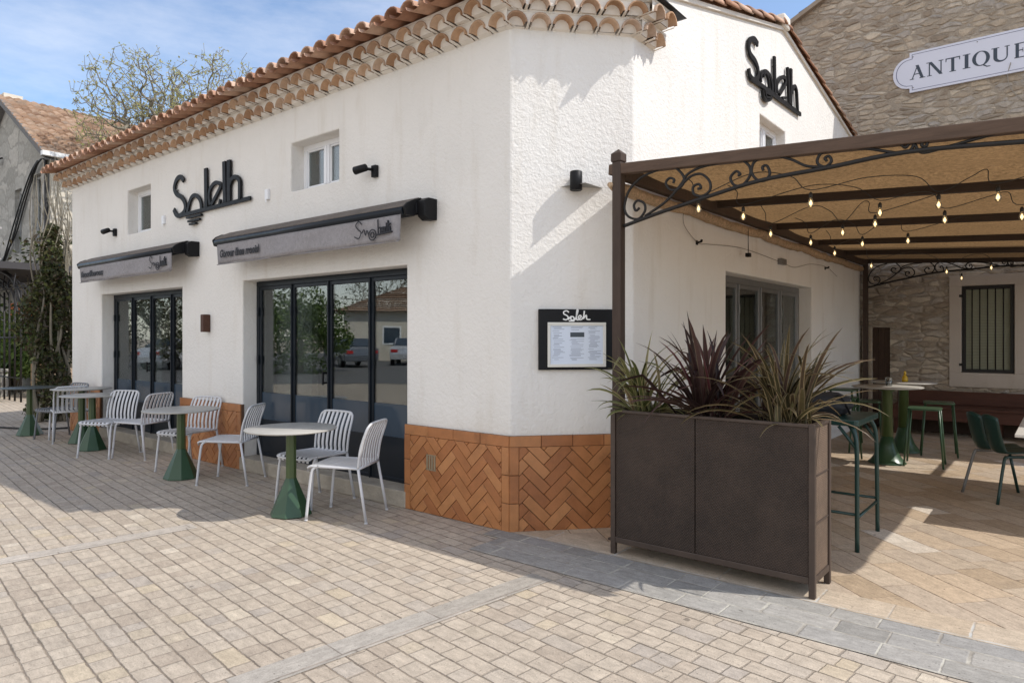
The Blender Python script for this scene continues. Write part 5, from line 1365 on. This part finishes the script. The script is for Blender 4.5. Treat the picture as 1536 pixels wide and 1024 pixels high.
for a, c_, z0, z1 in hs:
    k = MB()
    for x0, x1, q0, q1 in ((a, c_, z1-.09, z1), (a, a+.08, z0, z1-.09), (c_-.08, c_, z0, z1-.09), ((a+c_)/2-.05, (a+c_)/2+.05, z0, z1-.09)): k.bx(x0+.01, x1-.01, GY+.12, GY+.18, q0, q1-.01)
    fr_ = k.build('window', M_plain('faded_white_wood', (.42,.42,.41), .7, 0, .15), oh)
    k = MB(); k.bx(a+.02, c_-.02, GY+.15, GY+.16, z0, z1-.1); k.build('pane', MT['glass'], fr_)
# balcony
k = MB(); k.bx(-24.5, -18.9, GY-1.1, GY, 3.35, 3.5); bal = k.build('balcony', MT['oldplaster'], oh)
k = MB(); k.tube([(-24.5, GY-1.05, 4.45), (-18.95, GY-1.05, 4.45)], .035, 6); k.tube([(-24.5, GY-1.05, 3.62), (-18.95, GY-1.05, 3.62)], .02, 6)
x = -24.5
while x < -18.9: k.tube([(x, GY-1.05, 3.5), (x, GY-1.05, 4.45)], .014, 5); x += .16
k.build('railing', M_plain('pale_rail', (.40,.38,.35), .6, bump=0), bal)
k = MB()
for y, ph in ((GY-.06, 0), (GY-.09, 1), (GY-.07, 2.2), (GY-.11, 3.0)):
    pts = [(-18.9-ph*.12, y, 6.5), (-19.25-ph*.2, y-.03, 6.45-.1*ph), (-20.3-ph*.25, y, 5.7-.15*ph), (-21.4-.3*ph, y, 4.6-.2*ph), (-22.8, y, 3.9-.1*ph)]
    k.tube(spline(pts, 6), .022, 5)
k.tube([(-18.72, GY-.06, 6.5), (-18.72, GY-.06, 0)], .05, 8)
k.build('cable', MT['cable'], oh)
t = thing('wall_floodlight', 'dark floodlight fixed high on the old grey gable', 'floodlight', (-22.9, GY, 7.1))
k = MB(); k.bx(-23.1, -22.75, GY-.45, GY-.2, 7.0, 7.15); k.tube([(-22.9, GY-.25, 7.08), (-22.9, GY, 7.2)], .03, 6); k.build('lamp_head', MT['black'], t, bevel=.02)

def leaves(k, n, fpos, size, rnd, mi=0):
    for i in range(n):
        p_ = Vector(fpos(rnd)); s_ = size*rnd.uniform(.6, 1.4)
        a = Vector((rnd.gauss(0,1), rnd.gauss(0,1), rnd.gauss(0,1))).normalized(); b_ = a.orthogonal().normalized()
        b_ = Matrix.Rotation(rnd.uniform(0, 6.28), 3, a) @ b_; c_ = a.cross(b_)
        k.add([p_-b_*s_, p_-c_*s_*.55+a*s_*.1, p_+b_*s_*1.1, p_+c_*s_*.55+a*s_*.1], [(0,1,2,3)], mi)
rnd = random.Random(5)
t = thing('ivy_column', 'tall tangled ivy covered trunk at the left end of the restaurant', 'ivy', (-10.95, .25, 0))
k = MB()
def ivp(r):
    z = r.uniform(0, 1)**.9*3.5
    th_ = r.uniform(0, 6.28); rad = (.42+.22*math.sin(z*3.1+th_*2)+.18*mnoise.noise(Vector((th_, z*1.5, 0))))*math.sqrt(r.uniform(.15, 1))
    rad *= .82
    if z > 2.2: rad *= max(.12, 1-(z-2.2)*.62)*(1 if r.random() < 1.25-(z-2.2)*.8 else 0)
    return (-10.95+rad*math.cos(th_)*1.05, .25+rad*math.sin(th_), z+.05)
leaves(k, 9000, ivp, .042, rnd); k.build('foliage', MT['ivy'], t)
k = MB()
for i in range(12):
    a = rnd.uniform(0, 6.28); pts = []
    for j in range(7):
        z = j*.75; pts.append((-10.95+.25*math.cos(a+j*.3)+rnd.uniform(-.12, .12)-.05*j, .25+.25*math.sin(a+j*.3)+rnd.uniform(-.1, .1), z))
    k.tube(spline(pts, 4), [.035*(1-q/26) for q in range(25)], 5)
k.build('stem', MT['bark'], t)
# bare climber on the house corner
t = thing('bare_climber', 'leafless climbing branches against the cream side of the old house', 'climber', (-17.6, 2.3, 0))
k = MB()
for i in range(26):
    x = -18.0+rnd.uniform(-.3, 2.6); z = rnd.uniform(1.5, 3.4); pts = [(x, 2.2+rnd.uniform(-.3, .3), z)]
    for j in range(6):
        x += rnd.gauss(-.05, .18); z += rnd.uniform(.2, .75); pts.append((x, pts[0][1]+rnd.uniform(-.1, .1), z))
    k.tube(spline(pts, 3), [.028*(1-q/22) for q in range(19)], 4)
for i in range(8):
    x = -17.3+i*.25; k.tube([(x, 2.3, 0), (x+rnd.uniform(-.2, .2), 2.3, 1.4), (x+rnd.uniform(-.4, .4), 2.25, 3.0)], [.06, .045, .03], 5)
k.build('branch', MT['bark'], t)
k = MB(); leaves(k, 1500, lambda r: (-17.4+r.gauss(0, .9), 2.2+r.gauss(0, .3), r.uniform(1.5, 4.2)), .06, rnd); k.build('foliage', MT['ivy'], t)
# low wall and hedge
k = MB(); k.bx(-21.5, -17.55, .9, 1.3, 0, .62); k.bx(-21.52, -17.52, .86, 1.34, .62, .70)
o = k.build('low_wall', MT['oldplaster'], None, bevel=.02); tag(o, 'low grey rendered wall below the green shrub', 'low wall')
t = thing('green_shrub', 'bright green leafy shrub behind the low grey wall', 'shrub', (-19.3, 1.9, 0))
k = MB(); leaves(k, 5000, lambda r: (-19.2+r.gauss(0, .75), 1.9+r.gauss(0, .35), .4+abs(r.gauss(.75, .45))), .07, rnd); k.build('foliage', MT['hedge'], t)
k = MB()
for i in range(6): k.tube([(-19.3+rnd.uniform(-.4, .4), 1.9, 0), (-19.3+rnd.uniform(-.8, .8), 1.9, 1.2)], [.03, .012], 5)
k.build('stem', MT['bark'], t)
# iron arbour / gate
t = thing('iron_arbour', 'black iron arbour with vertical bars and a curved top over the side passage', 'arbour', (-16.6, 1.0, 0))
k = MB()
xs = [-17.5, -17.1, -16.7, -16.3, -15.9, -15.45]
for x in xs: k.tube([(x, 1.0, 0), (x, 1.0, 2.6)], .022, 6)
for z in (.55, 1.5): k.tube([(-17.5, 1.0, z), (-15.45, 1.0, z)], .018, 6)
k.build('bar', MT['iron'], t)
k = MB(); k.tube(spline([(-19.5, 1.0, 3.05), (-18.0, 1.0, 3.2), (-16.8, 1.0, 3.1), (-15.9, 1.0, 2.8), (-15.45, 1.0, 2.2)], 8), .05, 8); k.tube(spline([(-19.5, 1.0, 2.85), (-18.0, 1.0, 3.0), (-16.9, 1.0, 2.9), (-16.1, 1.0, 2.6), (-15.7, 1.0, 2.1)], 8), .03, 6)
for i in range(9):
    a = Vector((-19.2+i*.42, 1.0, 3.0)); k.tube(spline([a, a+Vector((.3, -.1, -.35)), a+Vector((.9, 0, -.15-.1*(i % 3))), a+Vector((1.3, .1, -.55))], 5), .016, 5)
k.build('arch', MT['iron'], t)
t = thing('porch_roof', 'dark flat porch roof below the balcony of the old house', 'porch', (-20, 1.3, 3.1))
k = MB(); k.bx(-25, -15.9, .2, 2.5, 3.12, 3.28); k.build('roof_slab', M_plain('dark_roofing', (.05,.045,.045), .8), t)
k = MB(); k.tube([(-16.1, .3, 3.12), (-16.1, .3, 0)], .05, 8); k.tube([(-24.5, .3, 3.12), (-24.5, .3, 0)], .05, 8); k.build('post', MT['iron'], t)
k = MB(); k.bx(-21.0, -16.7, 2.2, 2.25, 2.1, 2.5)
o = k.build('orange_awning', M_plain('orange_cloth', (.55,.14,.03), .8)); tag(o, 'faded orange cloth panel under the porch roof', 'cloth')
for x0, x1, y0, h_, col, lb in ((-16.9, -16.2, 1.6, .85, (.30,.20,.11), 'brown crate standing behind the iron bars'), (-16.15, -15.6, 1.7, .75, (.36,.27,.19), 'pale crate beside the brown crate behind the iron bars')):
    k = MB(); 
    for i in range(4): k.bx(x0, x1, y0, y0+.5, i*h_/4+.01, (i+1)*h_/4-.01)
    k.bx(x0+.03, x1-.03, y0+.03, y0+.47, .0, h_-.03)
    o = k.build('wooden_crate', M_wood('crate_wood', col, 'X')); tag(o, lb, 'crate')
t = thing('potted_plant', 'small pale green plant in front of the iron bars', 'plant', (-16.6, .5, 0))
k = MB(); leaves(k, 160, lambda r: (-16.6+r.gauss(0, .12), .5+r.gauss(0, .12), .35+abs(r.gauss(.2, .18))), .07, rnd); k.build('foliage', MT['hedge'], t)
k = MB(); k.lathe([(.10, 0), (.14, .28), (.15, .30), (.12, .30), (.11, .24), (.001, .24)], (-16.6, .5, 0), 14); k.build('pot', MT['rust'], t)
k = MB(); k.tube(spline([(-13.5, -1.8, .018), (-12.0, -1.0, .018), (-10.6, -.75, .018), (-9.6, -.3, .018), (-9.4, .2, .018)], 8), .016, 6)
o = k.build('ground_cable', MT['cable']); tag(o, 'black cable lying across the paving at the far left', 'cable')

# ------------------------------------------------------------------ trees
def tree(name, label, loc, H, spread, m_leaf, seed, levels=5, leaf_n=3, leaf_s=.05, trunk=.16, fork=.32, cat='tree', up=.35, group=None, wob=.13, limb=None):
    rnd = random.Random(seed); k = MB(); lf = MB()
    t = thing(name, label, cat, (loc[0], loc[1], 0), 0, group)
    base = Vector((loc[0], loc[1], 0))
    def grow(p_, d, L, r, lev):
        n = 4; pts = [p_]; q = p_.copy(); dd = d.copy()
        for i in range(n):
            dd = (dd+Vector((rnd.gauss(0,wob), rnd.gauss(0,wob), rnd.gauss(.03,.09)))).normalized(); q = q+dd*(L/n); pts.append(q.copy())
        r1_ = max(r*(.62 if lev else .75), .008)
        k.tube(pts, [r+(r1_-r)*i/n for i in range(n+1)], 7 if lev < 2 else (5 if lev < 4 else 3), caps=False)
        if lev >= levels-2:
            for i in range(leaf_n):
                c_ = pts[rnd.randint(1, n)]+Vector((rnd.gauss(0,1), rnd.gauss(0,1), rnd.gauss(0,1)))*leaf_s*1.6
                leaves(lf, 1, lambda _: c_, leaf_s, rnd)
        if lev < levels:
            nb = rnd.choice((2, 3, 3)) if lev else 6
            for i in range(nb):
                f = rnd.uniform(.45, 1.0) if i else 1.0
                bp = pts[max(1, int(f*n))]
                ax = dd.orthogonal().normalized(); ax = Matrix.Rotation(rnd.uniform(0, 6.28) if lev else 6.28*i/nb+rnd.uniform(-.4, .4), 3, dd) @ ax
                ang = rnd.uniform(.3, .75)*(spread if lev < 2 else 1.1)
                nd = (Matrix.Rotation(ang, 3, ax) @ dd); nd = (nd+Vector((0, 0, up*.25))).normalized()
                grow(bp, nd, (L if lev or not limb else limb)*rnd.uniform(.62, .9), r1_*rnd.uniform(.65, .85), lev+1)
    grow(base, Vector((0, 0, 1)), H*fork, trunk, 0)
    k.build('trunk', MT['bark'], t); lf.build('crown', m_leaf, t)
    return t
def crown_tree(name, label, base, z0, domes, N, seed, m_leaf, buds=2):
    """limbs grown to reach points spread through the crown's domes (centre, radii)"""
    r = random.Random(seed); t = thing(name, label, 'tree', (base[0], base[1], 0))
    tot = sum(q[1][0]*q[1][1]*q[1][2] for q in domes); pts = []
    for c_, rad in domes:
        n = int(N*rad[0]*rad[1]*rad[2]/tot)
        while n > 0:
            d = Vector((r.gauss(0,1), r.gauss(0,1), r.gauss(0,1))).normalized()*r.random()**.42
            q = Vector((c_[0]+d.x*rad[0], c_[1]+d.y*rad[1], c_[2]+d.z*rad[2]))
            if q.z < z0+.25 or mnoise.noise(q*.9) < -.32: continue
            pts.append(q); n -= 1
    root = Vector((base[0], base[1], z0))
    pts.sort(key=lambda q: (q-root).length)
    node = [(root.x, root.y, root.z)]; par = [-1]; plen = [0.0]
    for q in pts:
        best = 1e9; bi = 0; x, y, z = q
        for k2 in range(len(node)):
            a = node[k2]; dd = math.sqrt((a[0]-x)**2+(a[1]-y)**2+(a[2]-z)**2)+.28*plen[k2]
            if dd < best: best = dd; bi = k2
        a = node[bi]; L = math.sqrt((a[0]-x)**2+(a[1]-y)**2+(a[2]-z)**2)
        if L < .06: continue
        node.append((x, y, z)); par.append(bi); plen.append(plen[bi]+L)
    w = [0.0]*len(node); kids = [0]*len(node)
    for k2 in range(len(node)-1, 0, -1):
        w[k2] += 1.0; w[par[k2]] += w[k2]; kids[par[k2]] += 1
    rad = [max(.0075, .0034*math.sqrt(q)+.0011*q**.72) for q in w]
    k = MB(); lf = MB()
    k.tube([(base[0], base[1], 0), (base[0]+.05, base[1], z0*.5), tuple(root)], [rad[0]*1.25, rad[0]*1.05, rad[0]], 9)
    for k2 in range(1, len(node)):
        a = Vector(node[par[k2]]); b_ = Vector(node[k2]); m = (a+b_)/2+Vector((r.gauss(0,.05), r.gauss(0,.05), r.uniform(-.09,.03)))*(b_-a).length
        r0 = min(rad[par[k2]], rad[k2]*1.5)
        k.tube([a, m, b_], [r0, (r0+rad[k2])/2, rad[k2]], 6 if rad[k2] > .03 else 3, caps=False)
        if w[k2] < 6.5:
            for i in range(buds):
                f = r.random(); c_ = a.lerp(b_, f)+Vector((r.gauss(0,1), r.gauss(0,1), r.gauss(0,1)))*.05
                leaves(lf, 1, lambda _: c_, .040, r)
            tip = b_+Vector((r.gauss(0,.12), r.gauss(0,.12), r.gauss(.06,.12))); k.tube([b_, tip], [.007, .005], 3, caps=False)
            leaves(lf, 1, lambda _: tip, .042, r)
    k.build('trunk', MT['bark'], t); lf.build('crown', m_leaf, t); return t
def dome(x, d, z, a, b_, c_): q = cw(x, d); return ((q[0], q[1], z), (a, b_, c_))
crown_tree('plane_tree', 'bare spreading tree with small yellowish spring buds behind the restaurant roof', cw(-9.5, 19.8), 5.9,
           [dome(-10.7, 19.6, 7.75, 1.9, 1.7, 2.05), dome(-8.6, 20.2, 8.0, 1.55, 1.5, 1.95), dome(-9.7, 19.9, 7.2, 1.6, 1.6, 1.4)], 2300, 4, MT['bud'], 3)

# ------------------------------------------------------------------ across the square (seen in the glass)
def bush_tree(loc, h, rad, seed, label, m, n=5000, cat='tree', name='round_tree'):
    r = random.Random(seed); t = thing(name, label, cat, (loc[0], loc[1], 0))
    k = MB(); k.tube([(loc[0], loc[1], 0), (loc[0]+.1, loc[1], h*.45), (loc[0], loc[1]+.1, h*.8)], [.16, .11, .04], 7)
    for i in range(7):
        a = i*.9; k.tube([(loc[0], loc[1], h*.35+i*.1), (loc[0]+rad*.6*math.cos(a), loc[1]+rad*.6*math.sin(a), h*.65+i*.08)], [.06, .02], 5)
    k.build('trunk', MT['bark'], t)
    cs = [(Vector((r.gauss(0, rad*.5), r.gauss(0, rad*.5), h*.52+r.gauss(0, h*.22))), r.uniform(.22, .5)*rad) for i in range(20)]
    k = MB()
    def fp(q):
        c_, s_ = q.choice(cs); d = Vector((q.gauss(0,1), q.gauss(0,1), q.gauss(0,1))).normalized()*s_*q.uniform(.6, 1)
        return Vector((loc[0], loc[1], 0))+c_+d
    leaves(k, int(n*2.2), fp, .062, r); k.build('crown', m, t)
xr, yr = cw(-43, -1.8)
hh_ = thing('bungalow', 'pale low house with a brown tiled hip roof across the square', 'house', (xr, yr, 0), HEAD)
k = MB(); k.bx(-4, 4, -10, 10, 0, 3.2); k.build('wall', MT['creamplaster'], hh_, fix=False)
k = MB()
for r_ in range(14):
    f0 = 1-r_/14; f1 = 1-(r_+1.15)/14
    def ring(f, dz): return [(-4.6*f, -10.6+(1-f)*4.6, 3.1+(1-f)*1.9+dz), (4.6*f, -10.6+(1-f)*4.6, 3.1+(1-f)*1.9+dz), (4.6*f, 10.6-(1-f)*4.6, 3.1+(1-f)*1.9+dz), (-4.6*f, 10.6-(1-f)*4.6, 3.1+(1-f)*1.9+dz)]
    a_, b_ = ring(f0, .06), ring(max(f1, 0), .0); k.add(a_+b_, [(i, (i+1) % 4, 4+(i+1) % 4, 4+i) for i in range(4)])
k.build('roof', MT['oldtile'], hh_, fix=False)
for y in (-6, -2, 3, 7):
    k = MB(); k.bx(4.0, 4.05, y-.6, y+.6, 1.0, 2.2); wn_ = k.build('window', MT['white'], hh_, fix=False)
    k = MB(); k.bx(4.05, 4.06, y-.5, y+.5, 1.1, 2.1); k.build('pane', MT['film'], wn_, fix=False)
k = MB(); a = cw(-38, -14); c_ = cw(-38, 3.2); k.bar((a[0], a[1], .8), (c_[0], c_[1], .8), .2, 1.6)
o = k.build('garden_wall', MT['creamplaster']); tag(o, 'pale garden wall in front of the bungalow across the square', 'garden wall')
bush_tree(cw(-24, 9.5), 3.6, 1.9, 1, 'olive green shrub tree across the square, nearest the glass', MT['hedge'], 5000)
bush_tree(cw(-27, 13), 4.4, 2.2, 2, 'olive green shrub tree across the square beside the nearest one', MT['ivy'], 5000)
bush_tree(cw(-31, 17), 5.0, 2.6, 3, 'dark green shrub tree across the square at the road bend', MT['ivy'], 5000)
bush_tree(cw(-36, 1.5), 2.6, 1.6, 4, 'olive green shrub by the garden wall', MT['ivy'], 5000)
bush_tree(cw(-36, 24), 6.5, 3.4, 8, 'large dark tree at the far end of the road', MT['ivy'], 6000)
tree('bare_tree', 'bare tree behind the bungalow across the square', cw(-50, 5.5), 9.5, 1.2, MT['ivy'], 31, 5, 2, .10, .25, .3)
tree('bare_tree', 'bare tree at the right of the bungalow across the square', cw(-52, -1.0), 8.5, 1.2, MT['ivy'], 32, 5, 2, .10, .25, .3)
def car(loc, rz, col, label):
    t = thing('parked_car', label, 'car', (loc[0], loc[1], .006), rz, 'cars parked across the square')
    k = MB(); W = .86
    side = [(-2.05, .32), (-2.08, .62), (-2.0, .86), (-1.35, .92), (-.75, 1.38), (.75, 1.42), (1.55, 1.02), (2.02, .92), (2.08, .6), (2.05, .32)]
    n = len(side); vs = []
    for y, f in ((-W, 1), (W, 1)):
        for x, z in side: vs.append((x, y*(1 if z < .95 else .84), z))
    k.add(vs, [(i, (i+1) % n, n+(i+1) % n, n+i) for i in range(n)]+[tuple(range(n)), tuple(reversed(range(n, 2*n)))])
    k.build('body', M_plain('car_paint', col, .25, .3, .05, 4, 0), t, fix=False, bevel=.05, seg=3)
    k = MB()
    for s_ in (-1, 1):
        k.add([(-1.15, s_*.80, .98), (-.72, s_*.745, 1.32), (.70, s_*.745, 1.35), (1.25, s_*.79, 1.02)], [(0,1,2,3)])
    k.add([(1.56, -.66, 1.03), (.82, -.62, 1.40), (.82, .62, 1.40), (1.56, .66, 1.03)], [(0,1,2,3)]); k.add([(-1.36, -.68, .945), (-.80, -.63, 1.36), (-.80, .63, 1.36), (-1.36, .68, .945)], [(0,1,2,3)])
    o = k.build('car_window', MT['film'], t, fix=False); sm = o.modifiers.new('Solidify', 'SOLIDIFY'); sm.thickness = .03; sm.offset = 0
    for x in (-1.3, 1.3):
        for y in (-.78, .78):
            k = MB(); k.tube([(x, y-.1, .32), (x, y+.1, .32)], .32, 18); w_ = k.build('wheel', MT['black'], t, fix=False)
            k = MB(); k.tube([(x, y-.105, .32), (x, y+.105, .32)], .19, 14); k.build('rim', MT['alu'], w_, fix=False)
    for y in (-.62, .62):
        k = MB(); k.box((2.06, y, .76), (.06, .34, .14)); k.build('tail_light', M_plain('red_lens', (.45,.01,.01), .2, 0, 0, 4, 0), t, fix=False)
        k = MB(); k.box((-2.05, y, .70), (.06, .34, .12)); k.build('headlight', MT['pvc'], t, fix=False)
car(cw(-31, 7.6), HEAD-.3, (.16,.17,.19), 'dark grey car parked rear-on across the square')
car(cw(-33, 4.4), HEAD+.15, (.55,.55,.56), 'white car parked next to the dark grey car')
car(cw(-30, 15.5), HEAD+.5, (.62,.63,.66), 'white car parked under the trees by the road bend')

# ------------------------------------------------------------------ camera, light, world
cam = bpy.data.cameras.new('camera'); co = bpy.data.objects.new('camera', cam); COL.objects.link(co)
co.location = CAM; co.rotation_euler = (R(90), 0, HEAD); cam.lens = 24; cam.sensor_width = 36; cam.shift_y = -7/1536
cam.clip_start = .05; cam.clip_end = 3000
scene.camera = co
sd = Vector((SUN_AZ[0]*math.cos(SUN_EL), SUN_AZ[1]*math.cos(SUN_EL), math.sin(SUN_EL)))
sl = bpy.data.lights.new('sun', 'SUN'); sl.energy = 2.7; sl.angle = R(.5); sl.color = (1, .96, .90)
so = bpy.data.objects.new('sun', sl); COL.objects.link(so); so.rotation_euler = sd.to_track_quat('Z', 'Y').to_euler(); so.location = (10, 5, 20)
wd = bpy.data.worlds.new('World'); scene.world = wd; wd.use_nodes = True
nt = wd.node_tree; nt.nodes.clear()
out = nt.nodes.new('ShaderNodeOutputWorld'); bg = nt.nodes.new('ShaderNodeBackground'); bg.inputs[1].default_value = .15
sky = nt.nodes.new('ShaderNodeTexSky'); sky.sky_type = 'NISHITA'; sky.sun_disc = False; sky.sun_elevation = SUN_EL; sky.sun_rotation = math.atan2(SUN_AZ[0], SUN_AZ[1]); sky.air_density = 1.0; sky.dust_density = .6; sky.ozone_density = 2.6
tc = nt.nodes.new('ShaderNodeTexCoord'); mp = nt.nodes.new('ShaderNodeMapping'); mp.inputs['Scale'].default_value = (1.6, 1.6, 5.5); mp.inputs['Rotation'].default_value = (.15, .1, .8)
ns = nt.nodes.new('ShaderNodeTexNoise'); ns.inputs['Scale'].default_value = 1.8; ns.inputs['Detail'].default_value = 9; ns.inputs['Roughness'].default_value = .62
rp = nt.nodes.new('ShaderNodeValToRGB'); rp.color_ramp.elements[0].position = .42; rp.color_ramp.elements[1].position = .85; rp.color_ramp.elements[0].color = (.06, .06, .06, 1)
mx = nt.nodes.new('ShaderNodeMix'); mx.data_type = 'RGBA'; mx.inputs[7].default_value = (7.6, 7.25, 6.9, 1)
mul = nt.nodes.new('ShaderNodeMath'); mul.operation = 'MULTIPLY'; mul.inputs[1].default_value = .40
sx = nt.nodes.new('ShaderNodeSeparateXYZ'); fill_cloud = nt.nodes.new('ShaderNodeMapRange'); fill_cloud.interpolation_type = 'SMOOTHSTEP'; fill_cloud.inputs[1].default_value = .1; fill_cloud.inputs[2].default_value = -.75; fill_cloud.inputs[3].default_value = 0; fill_cloud.inputs[4].default_value = .62
mxm = nt.nodes.new('ShaderNodeMath'); mxm.operation = 'MAXIMUM'   # bright unseen cloud added on the -Y side to lift fill on the shaded facade
L = nt.links.new
L(tc.outputs['Generated'], mp.inputs[0]); L(mp.outputs[0], ns.inputs['Vector']); L(ns.outputs[0], rp.inputs[0]); L(rp.outputs[0], mul.inputs[0]); L(tc.outputs['Generated'], sx.inputs[0]); L(sx.outputs[1], fill_cloud.inputs[0]); L(mul.outputs[0], mxm.inputs[0]); L(fill_cloud.outputs[0], mxm.inputs[1]); L(mxm.outputs[0], mx.inputs[0]); L(sky.outputs[0], mx.inputs[6]); L(mx.outputs[2], bg.inputs[0]); L(bg.outputs[0], out.inputs[0])
scene.view_settings.view_transform = 'Standard'; scene.view_settings.look = 'None'; scene.view_settings.gamma = 1; scene.view_settings.exposure = 0.52
scene.render.engine = 'CYCLES'
scene.cycles.use_denoising = True
scene.cycles.max_bounces = 8; scene.cycles.transparent_max_bounces = 12
